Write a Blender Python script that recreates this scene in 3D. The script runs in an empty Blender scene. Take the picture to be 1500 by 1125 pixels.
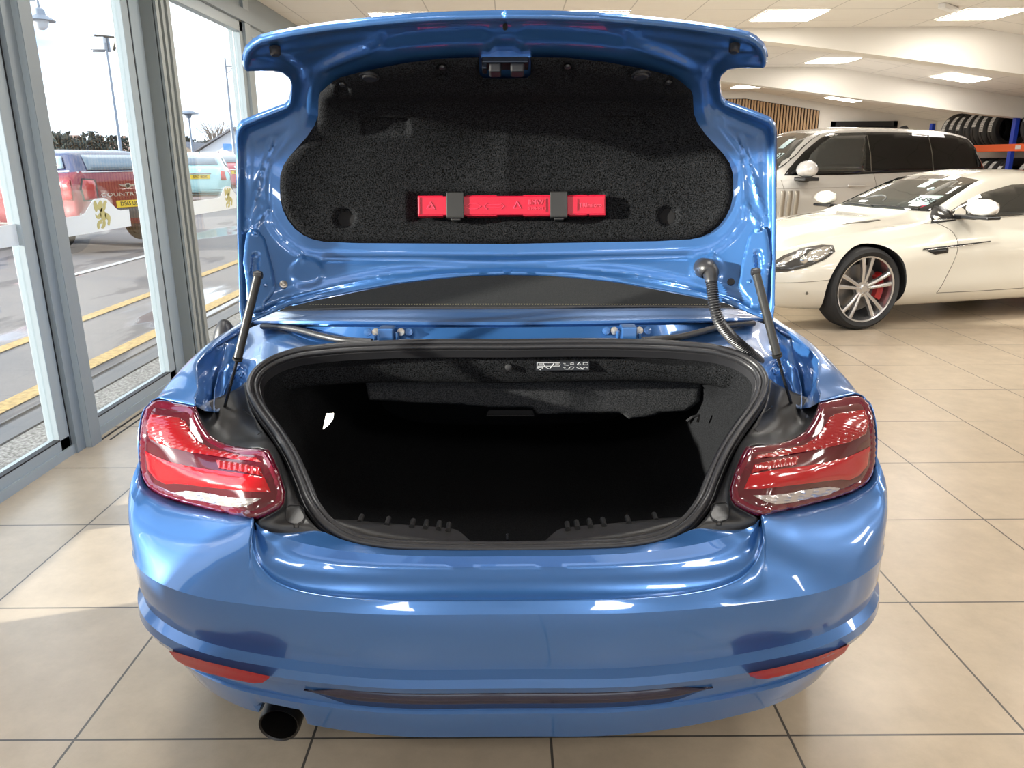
import bpy, bmesh, math, random
import numpy as np
from mathutils import Vector, Matrix
from mathutils.bvhtree import BVHTree
from mathutils.geometry import delaunay_2d_cdt

random.seed(7)
scene = bpy.context.scene
col = scene.collection

# ------------------------------------------------------------------ camera
CF, CH, CP, CR = 1127.0, 1.395, math.radians(16.2), .0062
cam_d = bpy.data.cameras.new('camera')
cam = bpy.data.objects.new('camera', cam_d)
col.objects.link(cam)
_F = Vector((0, math.cos(CP), -math.sin(CP)))
_U = Vector((0, math.sin(CP), math.cos(CP)))
_R = Vector((1, 0, 0))
_r = _R*math.cos(CR) - _U*math.sin(CR)
_u = _U*math.cos(CR) + _R*math.sin(CR)
M = Matrix((_r, _u, -_F)).transposed().to_4x4()
M.translation = Vector((0, 0, CH))
cam.matrix_world = M
cam_d.sensor_width = 36
cam_d.lens = CF/1500*36
cam_d.clip_end = 500
scene.camera = cam

# ------------------------------------------------------------------ world (bright thin cloud)
world = bpy.data.worlds.new('sky')
scene.world = world
world.use_nodes = True
nt = world.node_tree
nt.nodes.clear()
wo = nt.nodes.new('ShaderNodeOutputWorld')
bg = nt.nodes.new('ShaderNodeBackground')
tc = nt.nodes.new('ShaderNodeTexCoord')
nz = nt.nodes.new('ShaderNodeTexNoise')
nz.inputs['Scale'].default_value = 2.2
nz.inputs['Detail'].default_value = 6
mp = nt.nodes.new('ShaderNodeMapping')
mp.inputs['Scale'].default_value = (1, 1, 3.0)
cr = nt.nodes.new('ShaderNodeValToRGB')
cr.color_ramp.elements[0].position = .38
cr.color_ramp.elements[0].color = (.34, .50, .74, 1)
cr.color_ramp.elements[1].position = .56
cr.color_ramp.elements[1].color = (.90, .95, 1.0, 1)
nt.links.new(tc.outputs['Generated'], mp.inputs['Vector'])
nt.links.new(mp.outputs['Vector'], nz.inputs['Vector'])
nt.links.new(nz.outputs['Fac'], cr.inputs['Fac'])
nt.links.new(cr.outputs['Color'], bg.inputs['Color'])
bg.inputs['Strength'].default_value = 2.4
nt.links.new(bg.outputs['Background'], wo.inputs['Surface'])

# ------------------------------------------------------------------ sun, from the left and behind
sd = bpy.data.lights.new('sun', 'SUN')
sd.energy = 12.0
sd.angle = math.radians(1.2)
sd.color = (1.0, .93, .82)
sun = bpy.data.objects.new('sun', sd)
col.objects.link(sun)
SUN_DIR = Vector((1.0, .30, -.20)).normalized()
sun.rotation_euler = SUN_DIR.to_track_quat('-Z', 'Y').to_euler()

PANEL_STRENGTH = 20.0

vs = scene.view_settings
vs.view_transform = 'Standard'
vs.look = 'None'
vs.exposure = 0.30
vs.gamma = 1.0
vs.use_curve_mapping = False

# ------------------------------------------------------------------ pixel of the photograph + depth -> point in the room
def ray(x, y):
    dx = x-750; dy = y-562.5
    a = (dx*math.cos(CR)-dy*math.sin(CR))/CF
    b = (dx*math.sin(CR)+dy*math.cos(CR))/CF
    return Vector((a, math.cos(CP)-b*math.sin(CP), -math.sin(CP)-b*math.cos(CP)))
def P(x, y, Y):
    d = ray(x, y); t = Y/d.y
    return Vector((d.x*t, Y, CH+d.z*t))
def PX(x, y, X):
    d = ray(x, y); t = X/d.x
    return Vector((X, d.y*t, CH+d.z*t))

def proj(p):
    """where a point of the room falls in the photograph"""
    q = cam.matrix_world.inverted() @ p
    return 750+q.x/-q.z*CF, 562.5-q.y/-q.z*CF

# ------------------------------------------------------------------ materials
def mat(name, color, rough=.5, metal=0, coat=0, spec=.5, emit=0, trans=0, bump=0, bscale=200, speckle=0, sscale=400, ior=1.5, coat_rough=.03, dark=None, sheen=0, alpha=1):
    m = bpy.data.materials.new(name); m.use_nodes = True
    n = m.node_tree.nodes; l = m.node_tree.links
    b = n['Principled BSDF']
    b.inputs['Base Color'].default_value = (*color, 1)
    b.inputs['Roughness'].default_value = rough
    b.inputs['Metallic'].default_value = metal
    b.inputs['Coat Weight'].default_value = coat
    b.inputs['Coat Roughness'].default_value = coat_rough
    b.inputs['Specular IOR Level'].default_value = spec
    b.inputs['Transmission Weight'].default_value = trans
    b.inputs['IOR'].default_value = ior
    b.inputs['Sheen Weight'].default_value = sheen
    b.inputs['Alpha'].default_value = alpha
    if emit:
        b.inputs['Emission Color'].default_value = (*color, 1)
        b.inputs['Emission Strength'].default_value = emit
    if speckle or bump:
        t = n.new('ShaderNodeTexCoord')
        z = n.new('ShaderNodeTexNoise'); z.inputs['Detail'].default_value = 3
        z.inputs['Scale'].default_value = sscale if speckle else bscale
        l.new(t.outputs['Object'], z.inputs['Vector'])
        if speckle:
            r = n.new('ShaderNodeValToRGB')
            r.color_ramp.elements[0].position = .35; r.color_ramp.elements[1].position = .68
            d = dark or tuple(c*(1-speckle) for c in color)
            r.color_ramp.elements[0].color = (*d, 1)
            r.color_ramp.elements[1].color = (*tuple(min(1, c*(1+speckle)) for c in color), 1)
            l.new(z.outputs['Fac'], r.inputs['Fac']); l.new(r.outputs['Color'], b.inputs['Base Color'])
        if bump:
            bp = n.new('ShaderNodeBump'); bp.inputs['Strength'].default_value = bump
            bp.inputs['Distance'].default_value = .002
            l.new(z.outputs['Fac'], bp.inputs['Height']); l.new(bp.outputs['Normal'], b.inputs['Normal'])
    return m

def glass_mat(name, tint=(1, 1, 1), refl=.06, rough=0.0):
    m = bpy.data.materials.new(name); m.use_nodes = True
    n = m.node_tree.nodes; l = m.node_tree.links; n.clear()
    o = n.new('ShaderNodeOutputMaterial'); mx = n.new('ShaderNodeMixShader')
    t = n.new('ShaderNodeBsdfTransparent'); g = n.new('ShaderNodeBsdfGlossy')
    t.inputs['Color'].default_value = (*tint, 1); g.inputs['Roughness'].default_value = rough
    lw = n.new('ShaderNodeLayerWeight'); lw.inputs['Blend'].default_value = .25
    mr = n.new('ShaderNodeMapRange'); mr.inputs['To Min'].default_value = refl; mr.inputs['To Max'].default_value = .26
    l.new(lw.outputs['Facing'], mr.inputs['Value'])
    l.new(mr.outputs['Result'], mx.inputs['Fac'])
    l.new(t.outputs['BSDF'], mx.inputs[1]); l.new(g.outputs['BSDF'], mx.inputs[2])
    l.new(mx.outputs['Shader'], o.inputs['Surface'])
    return m

# ------------------------------------------------------------------ mesh helpers
def link(name, me, parent=None):
    o = bpy.data.objects.new(name, me); col.objects.link(o)
    if parent is not None: o.parent = parent
    return o
def mesh(name, vs_, fs, m, parent=None, sharp=40, flat=False, fmats=None, fix=True):
    me = bpy.data.meshes.new(name)
    me.from_pydata([tuple(v) for v in vs_], [], fs)
    for mm in (m if isinstance(m, (list, tuple)) else [m]): me.materials.append(mm)
    if fmats:
        for p, k in zip(me.polygons, fmats): p.material_index = k
    if fix:
        bm = bmesh.new(); bm.from_mesh(me)
        bmesh.ops.remove_doubles(bm, verts=bm.verts, dist=1e-5)
        bmesh.ops.recalc_face_normals(bm, faces=bm.faces)
        bm.to_mesh(me); bm.free()
    if not flat:
        for p in me.polygons: p.use_smooth = True
        me.set_sharp_from_angle(angle=math.radians(sharp))
    me.update()
    return link(name, me, parent)
def empty(name, loc=(0, 0, 0), rz=0):
    o = bpy.data.objects.new(name, None); col.objects.link(o)
    o.location = loc; o.rotation_euler = (0, 0, rz)
    o.empty_display_size = .1
    return o
def tag(o, label=None, cat=None, group=None, kind=None):
    if label: o['label'] = label
    if cat: o['category'] = cat
    if group: o['group'] = group
    if kind: o['kind'] = kind
    return o
def copy_tree(o, parent=None):
    c = o.copy(); col.objects.link(c); c.parent = parent
    for ch in o.children: copy_tree(ch, c)
    return c

class MB:
    """collects shapes of one mesh"""
    def __init__(s): s.v = []; s.f = []; s.k = []
    def add(s, v, f, k=0):
        n = len(s.v); s.v += [Vector(q) for q in v]; s.f += [tuple(i+n for i in q) for q in f]; s.k += [k]*len(f); return s
    def box(s, x0, x1, y0, y1, z0, z1, k=0, mtx=None):
        v = [Vector((x, y, z)) for x in (x0, x1) for y in (y0, y1) for z in (z0, z1)]
        if mtx is not None: v = [mtx @ q for q in v]
        return s.add(v, [(0, 1, 3, 2), (4, 6, 7, 5), (0, 4, 5, 1), (2, 3, 7, 6), (0, 2, 6, 4), (1, 5, 7, 3)], k)
    def tube(s, pts, r, seg=12, k=0, cap=True):
        pts = [Vector(p) for p in pts]; n = len(pts)
        rs = r if isinstance(r, (list, tuple)) else [r]*n
        t0 = (pts[1]-pts[0]).normalized()
        a = t0.orthogonal().normalized(); vs_ = []
        for i, p in enumerate(pts):
            t = (pts[min(i+1, n-1)]-pts[max(i-1, 0)]).normalized()
            a = (a - t*a.dot(t)).normalized(); b = t.cross(a)
            for j in range(seg):
                q = 2*math.pi*j/seg
                vs_.append(p + (a*math.cos(q)+b*math.sin(q))*rs[i])
        fs = [(i*seg+j, i*seg+(j+1) % seg, (i+1)*seg+(j+1) % seg, (i+1)*seg+j) for i in range(n-1) for j in range(seg)]
        if cap: fs += [tuple(range(seg))[::-1], tuple((n-1)*seg+j for j in range(seg))]
        return s.add(vs_, fs, k)
    def lathe(s, prof, c, axis=(0, 0, 1), seg=32, k=0, closed=False):
        """prof: (radius, height along axis)"""
        c = Vector(c); ax = Vector(axis).normalized(); a = ax.orthogonal().normalized(); b = ax.cross(a); n = len(prof); vs_ = []
        for r, h in prof:
            for j in range(seg):
                q = 2*math.pi*j/seg
                vs_.append(c+ax*h+(a*math.cos(q)+b*math.sin(q))*max(r, 1e-4))
        rows = n if closed else n-1
        fs = [(i*seg+j, i*seg+(j+1) % seg, ((i+1) % n)*seg+(j+1) % seg, ((i+1) % n)*seg+j) for i in range(rows) for j in range(seg)]
        return s.add(vs_, fs, k)
    def prism(s, poly, o, ex, ey, ez, depth, k=0):
        """poly in (ex,ey) at o, extruded along ez by depth"""
        o = Vector(o); ex = Vector(ex); ey = Vector(ey); ez = Vector(ez); n = len(poly)
        v = [o+ex*a+ey*b for a, b in poly]+[o+ex*a+ey*b+ez*depth for a, b in poly]
        f = [tuple(range(n))[::-1], tuple(range(n, 2*n))]+[(i, (i+1) % n, n+(i+1) % n, n+i) for i in range(n)]
        return s.add(v, f, k)
    def grid(s, rows, k=0, closed=False):
        n = len(rows); m_ = len(rows[0])
        f = [(i*m_+j, i*m_+(j+1) % m_, (i+1)*m_+(j+1) % m_, (i+1)*m_+j) for i in range(n-1) for j in range(m_ if closed else m_-1)]
        return s.add([q for r in rows for q in r], f, k)
    def build(s, name, m, parent=None, **kw):
        return mesh(name, s.v, s.f, m, parent, fmats=s.k if isinstance(m, (list, tuple)) else None, **kw)

def bevel(o, w=.004, seg=2):
    b = o.modifiers.new('bevel', 'BEVEL'); b.width = w; b.segments = seg; b.limit_method = 'ANGLE'; b.angle_limit = math.radians(40)
    return o
def face_cam(o):
    """turn the normals of an open sheet towards the room side it is seen from"""
    me = o.data; c = Vector((0, 0, CH))
    s_ = sum(p.normal.dot(c-p.center)*p.area for p in me.polygons)
    if s_ < 0: me.flip_normals()
    return o
def solid(o, t, off=-1):
    face_cam(o)
    b = o.modifiers.new('solid', 'SOLIDIFY'); b.thickness = t; b.offset = off
    return o

def catmull(pts, n=6, closed=False):
    pts = [Vector(p) for p in pts]; N = len(pts); out = []
    rng = N if closed else N-1
    for i in range(rng):
        if closed: p0, p1, p2, p3 = pts[(i-1) % N], pts[i], pts[(i+1) % N], pts[(i+2) % N]
        else:
            p1, p2 = pts[i], pts[i+1]
            p0 = pts[i-1] if i > 0 else p1*2-p2
            p3 = pts[i+2] if i+2 < N else p2*2-p1
        # centripetal-like: damp tangents when segment lengths differ much
        l0, l1, l2 = (p1-p0).length+1e-9, (p2-p1).length+1e-9, (p3-p2).length+1e-9
        m1 = ((p2-p1)/l1*l0+(p1-p0)/l0*l1)/(l0+l1)*l1
        m2 = ((p3-p2)/l2*l1+(p2-p1)/l1*l2)/(l1+l2)*l1
        for j in range(n):
            t = j/n; t2 = t*t; t3 = t2*t
            out.append(p1*(2*t3-3*t2+1)+m1*(t3-2*t2+t)+p2*(-2*t3+3*t2)+m2*(t3-t2))
    if not closed: out.append(pts[-1].copy())
    return out
def resample(pts, n, closed=False):
    pts = [Vector(p) for p in pts]
    if closed: pts = pts+[pts[0]]
    d = [0]
    for a, b in zip(pts, pts[1:]): d.append(d[-1]+(b-a).length)
    L = d[-1]; out = []; k = 0
    m_ = n if closed else n-1
    for i in range(n):
        t = L*i/m_
        while k < len(d)-2 and d[k+1] < t: k += 1
        s = (t-d[k])/max(d[k+1]-d[k], 1e-9)
        out.append(pts[k].lerp(pts[k+1], min(max(s, 0), 1)))
    return out
def loft(rows, nu=6, nv=4, smooth_v=True):
    R = [catmull(r, nu) for r in rows]
    if nv <= 1: return R
    if smooth_v:
        cols = [catmull([r[j] for r in R], nv) for j in range(len(R[0]))]
        return [[c[i] for c in cols] for i in range(len(cols[0]))]
    out = []
    for a, b in zip(R, R[1:]):
        for i in range(nv): out.append([p.lerp(q, i/nv) for p, q in zip(a, b)])
    out.append(R[-1]); return out

def tps(pts):
    """thin plate spline through (x, y, value)"""
    A = np.array(pts, float); X = A[:, :2]/100.; n = len(A)
    d = np.linalg.norm(X[:, None]-X[None], axis=2)
    K = np.where(d > 0, d*d*np.log(d+1e-12), 0)+np.eye(n)*1e-4
    Pm = np.hstack([np.ones((n, 1)), X]); Z = np.zeros((3, 3))
    S = np.linalg.solve(np.block([[K, Pm], [Pm.T, Z]]), np.concatenate([A[:, 2], np.zeros(3)]))
    w = S[:n]; a = S[n:]
    def f(x, y):
        q = np.array([x, y])/100.; r = np.linalg.norm(X-q, axis=1)
        return float((w*np.where(r > 0, r*r*np.log(r+1e-12), 0)).sum()+a[0]+a[1]*q[0]+a[2]*q[1])
    return f
def seg_dist(p, poly, closed=True):
    P_ = np.array(poly, float); Q = np.roll(P_, -1, 0) if closed else P_[1:]
    if not closed: P_ = P_[:-1]
    d = Q-P_; t = np.clip(((np.array(p)-P_)*d).sum(1)/np.maximum((d*d).sum(1), 1e-9), 0, 1)
    return float(np.linalg.norm(P_+d*t[:, None]-np.array(p), axis=1).min())
def inside(p, poly):
    x, y = p; c = False; n = len(poly)
    for i in range(n):
        x1, y1 = poly[i][:2]; x2, y2 = poly[(i+1) % n][:2]
        if (y1 > y) != (y2 > y) and x < (x2-x1)*(y-y1)/(y2-y1)+x1: c = not c
    return c
def ss(a, b, x):
    t = min(max((x-a)/(b-a), 0), 1); return t*t*(3-2*t)
def fill(outline, step, margin=.55, rings=()):
    """triangulated fine fill of a 2D outline"""
    o2 = []
    n = len(outline)
    for i in range(n):
        a = Vector(outline[i][:2]); b = Vector(outline[(i+1) % n][:2]); k = max(1, int(round((b-a).length/step)))
        for j in range(k): o2.append(a.lerp(b, j/k))
    xs = [p.x for p in o2]; ys = [p.y for p in o2]; pts = [(p.x, p.y) for p in o2]; no = len(pts)
    pol = [(p.x, p.y) for p in o2]
    area = sum(a[0]*b[1]-b[0]*a[1] for a, b in zip(pol, pol[1:]+pol[:1]))
    for d in rings:
        for i in range(no):
            t = (o2[(i+1) % no]-o2[i-1]); t.normalize()
            nn = Vector((-t.y, t.x)) if area > 0 else Vector((t.y, -t.x))
            q = o2[i]+nn*d
            if inside(q, pol) and seg_dist(q, pol) > d*.93: pts.append((q.x, q.y))
    far = (max(rings)+step*.5) if rings else step*margin
    y = min(ys)+step*.5; r = 0
    while y < max(ys):
        x = min(xs)+(step*.5 if r % 2 else 0)
        while x < max(xs):
            if inside((x, y), pol) and seg_dist((x, y), pol) > far: pts.append((x, y))
            x += step
        y += step*.87; r += 1
    V, E_, F, *_ = delaunay_2d_cdt([Vector(p) for p in pts], [], [list(range(no))], 1, 1e-6)
    return [(v.x, v.y) for v in V], [tuple(f) for f in F], pol
def sheet(name, outline, lift, step, m, parent=None, relief=None, mirror=None, thick=0, sharp=50, smooth_n=0, off=-1, flip=False, rings=()):
    """mesh an outline, lift every point into the room, optionally push along the surface normal"""
    if smooth_n: outline = [(p.x, p.y) for p in catmull([(a, b, 0) for a, b in outline], smooth_n, True)]
    V, F, pol = fill(outline, step, rings=rings)
    W = []
    for (x, y) in V:
        p = lift(x, y)
        if relief:
            h = relief(x, y, seg_dist((x, y), pol) if mirror is None else seg_dist((x, y), outline, False))
            if abs(h) > 1e-6:
                a = lift(x+1, y)-lift(x-1, y); b = lift(x, y+1)-lift(x, y-1)
                nn = a.cross(b).normalized()
                if nn.dot(Vector((0, 0, CH))-p) < 0: nn = -nn
                p = p+nn*h
        if mirror is not None and p.x > mirror-.0045: p.x = mirror
        W.append(p)
    if mirror is not None:
        n = len(W); W = W+[Vector((2*mirror-p.x, p.y, p.z)) for p in W]
        F = F+[tuple(i+n for i in f[::-1]) for f in F]
    me = bpy.data.meshes.new(name); me.from_pydata([tuple(w) for w in W], [], F); me.materials.append(m)
    bm = bmesh.new(); bm.from_mesh(me); bmesh.ops.remove_doubles(bm, verts=bm.verts, dist=8e-4 if mirror is not None else 1e-6)
    bmesh.ops.recalc_face_normals(bm, faces=bm.faces)
    # orient towards the viewer side
    bm.faces.ensure_lookup_table()
    s = sum((f.normal.dot(Vector((0, 0, CH))-f.calc_center_median())*f.calc_area()) for f in bm.faces)
    if (s < 0) != flip: bmesh.ops.reverse_faces(bm, faces=bm.faces)
    bm.to_mesh(me); bm.free()
    for p in me.polygons: p.use_smooth = True
    me.set_sharp_from_angle(angle=math.radians(sharp))
    o = link(name, me, parent)
    if thick: solid(o, thick, off)
    return o

def text(name, s, size, loc, ex, ey, m, parent=None, depth=.001, align='CENTER', bold=0, sx=1.0):
    """lettering: ex = reading direction, ey = up direction"""
    cu = bpy.data.curves.new(name, 'FONT'); cu.body = s; cu.size = size; cu.extrude = depth; cu.align_x = align; cu.align_y = 'CENTER'
    cu.offset = bold; cu.resolution_u = 3
    t = bpy.data.objects.new(name, cu)
    dg = bpy.context.evaluated_depsgraph_get()
    col.objects.link(t); dg.update()
    me = bpy.data.meshes.new_from_object(t.evaluated_get(dg)); bpy.data.objects.remove(t)
    ex = Vector(ex).normalized(); ey = Vector(ey); ey = (ey-ex*ey.dot(ex)).normalized(); ez = ex.cross(ey)
    Mx = Matrix((ex*sx, ey, ez)).transposed().to_4x4(); Mx.translation = Vector(loc)
    me.transform(Mx); me.materials.clear(); me.materials.append(m)
    return link(name, me, parent)

def set_parent_keep(o, parent):
    o.parent = parent; o.matrix_parent_inverse = parent.matrix_world.inverted() if False else Matrix.Identity(4)
# ------------------------------------------------------------------ the materials in use
BLUE = mat('blue_metallic_paint', (.043, .150, .40), .30, .5, 1.0, .5, coat_rough=.02)
BLACKP = mat('black_plastic', (.018, .018, .020), .42)
RUBBER = mat('black_rubber', (.022, .022, .025), .38)
CARPET = mat('black_carpet', (.0145, .015, .0165), .95, spec=.05, bump=.8, speckle=.9, sscale=330)
CARPET2 = mat('grey_carpet', (.04, .041, .044), .95, spec=.05, bump=.6, speckle=.6, sscale=300)
SATIN = mat('satin_black', (.03, .03, .03), .35, .2)
STEEL = mat('bare_steel', (.45, .43, .40), .35, .9)
CHROME = mat('chrome', (.8, .8, .82), .12, 1)
RED_BOX = mat('red_plastic', (.50, .005, .032), .38)
WHITE_P = mat('white_light_alu', (.36, .41, .435), .35, .1)
GREY_P = mat('grey_aluminium', (.27, .31, .335), .4, .2)
BEIGE_P = mat('greige_column_paint', (.25, .265, .25), .5)
GASKET = mat('black_gasket', (.01, .01, .012), .6)
GLASS = glass_mat('window_glass', (.95, .97, .97), .03)
# ================================================================== THE ROOM
def tile_mat(name, c1, c2, grout, w, mort, rough, off=(0, 0, 0), var=.5, bump=.0, spec=.5, axis=None):
    m = bpy.data.materials.new(name); m.use_nodes = True
    n = m.node_tree.nodes; l = m.node_tree.links; b = n['Principled BSDF']
    t = n.new('ShaderNodeTexCoord'); mp = n.new('ShaderNodeMapping'); mp.inputs['Location'].default_value = off
    l.new(t.outputs['Object'], mp.inputs['Vector'])
    br = n.new('ShaderNodeTexBrick'); br.offset = 0; br.squash = 1
    br.inputs['Scale'].default_value = 1; br.inputs['Brick Width'].default_value = w; br.inputs['Row Height'].default_value = w
    br.inputs['Mortar Size'].default_value = mort; br.inputs['Mortar Smooth'].default_value = .1; br.inputs['Bias'].default_value = 0
    br.inputs['Color1'].default_value = (*c1, 1); br.inputs['Color2'].default_value = (*c2, 1); br.inputs['Mortar'].default_value = (*grout, 1)
    l.new(mp.outputs['Vector'], br.inputs['Vector'])
    z = n.new('ShaderNodeTexNoise'); z.inputs['Scale'].default_value = 7; z.inputs['Detail'].default_value = 8; z.inputs['Roughness'].default_value = .7
    l.new(t.outputs['Object'], z.inputs['Vector'])
    mr = n.new('ShaderNodeMapRange'); mr.inputs['From Min'].default_value = .3; mr.inputs['From Max'].default_value = .7
    mr.inputs['To Min'].default_value = 1-var*.3; mr.inputs['To Max'].default_value = 1+var*.2
    l.new(z.outputs['Fac'], mr.inputs['Value'])
    mx = n.new('ShaderNodeMix'); mx.data_type = 'RGBA'; mx.blend_type = 'MULTIPLY'; mx.inputs[0].default_value = 1
    l.new(br.outputs['Color'], mx.inputs[6]); l.new(mr.outputs['Result'], mx.inputs[7])
    l.new(mx.outputs[2], b.inputs['Base Color'])
    b.inputs['Roughness'].default_value = rough; b.inputs['Specular IOR Level'].default_value = spec
    if bump:
        bp = n.new('ShaderNodeBump'); bp.inputs['Strength'].default_value = bump; bp.inputs['Distance'].default_value = .002
        z2 = n.new('ShaderNodeTexNoise'); z2.inputs['Scale'].default_value = 40; z2.inputs['Detail'].default_value = 6
        l.new(t.outputs['Object'], z2.inputs['Vector'])
        l.new(z2.outputs['Fac'], bp.inputs['Height']); l.new(bp.outputs['Normal'], b.inputs['Normal'])
    return m
FLOOR = tile_mat('beige_porcelain_tiles', (.47, .385, .285), (.50, .41, .31), (.09, .08, .07), .6, .0035, .30, (-.092, -1.613, 0), .45, .06)
CEIL = tile_mat('mineral_ceiling_tiles', (.70, .66, .61), (.72, .68, .63), (.46, .43, .40), .6333, .006, .8, (-.50, -.35, 0), .06, spec=.2)
PLASTER = mat('painted_plaster', (.72, .68, .62), .75, spec=.3)
PLASTERD = mat('ceiling_band_paint', (.66, .62, .56), .8, spec=.3)

HEAD_R = 2.35
def struct(name, mb, m, **kw):
    o = mb.build(name, m, **kw); tag(o, kind='structure'); return o
XL, XR, YB, YE, ZC = -2.30, 8.95, -4.5, 17.0, 2.75
struct('floor', MB().box(XL, XR, YB, YE, -.12, 0), FLOOR, flat=True)
# ceiling: flat, then falling to the right from x = 4.94
XK, SL = 4.94, .153
def zc(x): return ZC-max(0, x-XK)*SL
struct('ceiling', MB().add([(XL, YB, ZC), (XK, YB, ZC), (XR, YB, zc(XR)), (XL, YE, ZC), (XK, YE, ZC), (XR, YE, zc(XR))],
       [(0, 3, 4, 1), (1, 4, 5, 2)]).add([(XL, YB, ZC+.2), (XR, YB, ZC+.2), (XL, YE, ZC+.2), (XR, YE, ZC+.2)], [(0, 1, 3, 2)]), CEIL, flat=True)
# haunched roof beams boxed in plaster
prof = [(1.55, ZC), (2.55, 2.639), (3.77, 2.497), (5.56, 2.270), (7.4, 2.045), (XR, 1.90)]
for i, (y0, y1) in enumerate(((9.0, 9.22), (12.72, 12.94), (16.2, 16.3))):
    if i == 2: continue
    a = [(x, z) for x, z in prof]; b = [(XR, zc(XR)+.05), (XK, ZC+.05), (1.55, ZC+.05)]
    mb = MB().prism([(x, z) for x, z in a+b], (0, y0, 0), (1, 0, 0), (0, 0, 1), (0, 1, 0), y1-y0)
    struct('trim_%d' % (i+1), mb, PLASTER, flat=True)
# end wall with an opening to the tyre store on the right
XO = XR
struct('wall_back', MB().box(XL-.2, XO, YE, YE+.15, 0, ZC+.1), PLASTER, flat=True)
struct('wall_right', MB().box(XR, XR+.15, YB, YE, 0, ZC), PLASTER, flat=True)
rw_ = MB().box(XL-.2, XR, YB-.15, YB, HEAD_R, ZC+.1).box(XL-.2, XR, YB-.15, YB, 0, .35)  # openings in this unseen wall are added to bring in sky light
for i in range(7): rw_.box(XL-.2+i*2.2, XL-.05+i*2.2, YB-.15, YB, .35, HEAD_R)
rw_.box(3.2, XR, YB-.15, YB, .35, HEAD_R)  # closed on the right to keep that side darker
struct('wall_rear', rw_, PLASTER, flat=True)

# timber slats on the end wall
WOOD = mat('oak_slat', (.36, .22, .11), .5, bump=.2, bscale=30)
SLATB = mat('black_felt_backing', (.015, .014, .013), .9)
mb = MB()
xs = 2.2
def ztop_sl(x): return 2.60-max(0, x-XK+.05)*.155
mb.prism([(2.2, .0), (6.45, .0), (6.45, ztop_sl(6.45)+.0), (4.9, 2.60), (2.2, 2.60)], (0, YE-.02, 0), (1, 0, 0), (0, 0, 1), (0, 1, 0), .02, 1)
while xs < 6.42:
    mb.box(xs, xs+.036, YE-.045, YE-.018, .0, ztop_sl(xs+.02)-.01, 0); xs += .0625
sp = mb.build('wall_slat_panel', [WOOD, SLATB], flat=True)
tag(sp, 'vertical oak slat panel on black backing across the far end wall', 'wall panel')
DOORB = mat('dark_door_frame', (.02, .02, .022), .4)
GL2 = mat('dark_doorway_glass', (.03, .032, .035), .1)
dr = MB().box(6.72, 6.80, YE-.05, YE, 0, 2.14).box(8.02, 8.10, YE-.05, YE, 0, 2.14).box(6.72, 8.10, YE-.05, YE, 2.04, 2.14).box(7.37, 7.45, YE-.05, YE, 0, 2.04)
d = struct('door_1', dr, DOORB, flat=True)
dg_ = MB().box(6.80, 8.02, YE-.02, YE-.01, 0, 2.04).build('door_glass', GL2, d, flat=True)

# ceiling light panels
PANEL = mat('lit_panel', (1.0, .97, .91), .5, emit=PANEL_STRENGTH)
FRAMEW = mat('white_frame', (.8, .8, .78), .4)
panels = []
def light_panel(x, y, label):
    e = empty('ceiling_light', (x, y, 0))
    z = lambda a: zc(a)
    def q(x0, x1, y0, y1, dz):
        return [(x0-x, y0-y, z(x0)+dz), (x1-x, y0-y, z(x1)+dz), (x1-x, y1-y, z(x1)+dz), (x0-x, y1-y, z(x0)+dz)]
    h = .30
    MB().add(q(x-h+.012, x+h-.012, y-h+.012, y+h-.012, -.008), [(0, 1, 2, 3)]).build('diffuser', PANEL, e, flat=True)
    a = q(x-h, x+h, y-h, y+h, -.010); b = q(x-h+.012, x+h-.012, y-h+.012, y+h-.012, -.010)
    a2 = q(x-h, x+h, y-h, y+h, -.001)
    MB().add(a+b+a2, [(0, 1, 5, 4), (1, 2, 6, 5), (2, 3, 7, 6), (3, 0, 4, 7), (0, 1, 9, 8), (1, 2, 10, 9), (2, 3, 11, 10), (3, 0, 8, 11)]).build('frame', FRAMEW, e, flat=True)
    tag(e, label, 'ceiling light', 'square light panels in the ceiling')
vis = [(-1.05, 8.27, 'lit square ceiling panel above the left end of the raised boot lid'),
       (.85, 8.27, 'lit square ceiling panel just above the middle of the raised boot lid'),
       (2.74, 8.27, 'lit square ceiling panel right of the boot lid, nearest row, before the first roof beam'),
       (4.63, 8.27, 'lit square ceiling panel at the top right beside the emergency light'),
       (2.74, 10.15, 'small lit ceiling panel showing past the top right tip of the boot lid'),
       (4.63, 11.9, 'lit square ceiling panel between the two roof beams on the flat part'),
       (6.5, 11.9, 'lit square ceiling panel tilted on the slope between the two roof beams'),
       (4.63, 15.9, 'farthest lit ceiling panel above the timber slat wall'),
       (6.5, 15.9, 'thin lit ceiling panel on the slope near the end wall')]
for x, y, lb in vis: light_panel(x, y, lb)
n_ = 0
for yy, rn in ((5.2, 'above the blue car bonnet'), (1.9, 'above the blue car tail'), (-1.4, 'nearest the rear wall')):
    for xx, cn in ((-1.05, 'beside the glazed wall'), (.85, 'second from the glazed wall'), (2.74, 'middle of five'), (4.63, 'second from the right wall'), (6.5, 'nearest the right wall')):
        light_panel(xx, yy, 'lit square ceiling panel %s, %s' % (rn, cn))
# emergency light
el = MB().box(-.17, .17, -.035, .035, -.045, 0)
elo = bevel(el.build('emergency_light', mat('white_plastic', (.75, .74, .72), .4)), .008)
elo.location = (4.06, 7.80, ZC); elo.rotation_euler = (0, 0, .75)
tag(elo, 'small white emergency light bar on the ceiling at the top right', 'emergency light')

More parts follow.
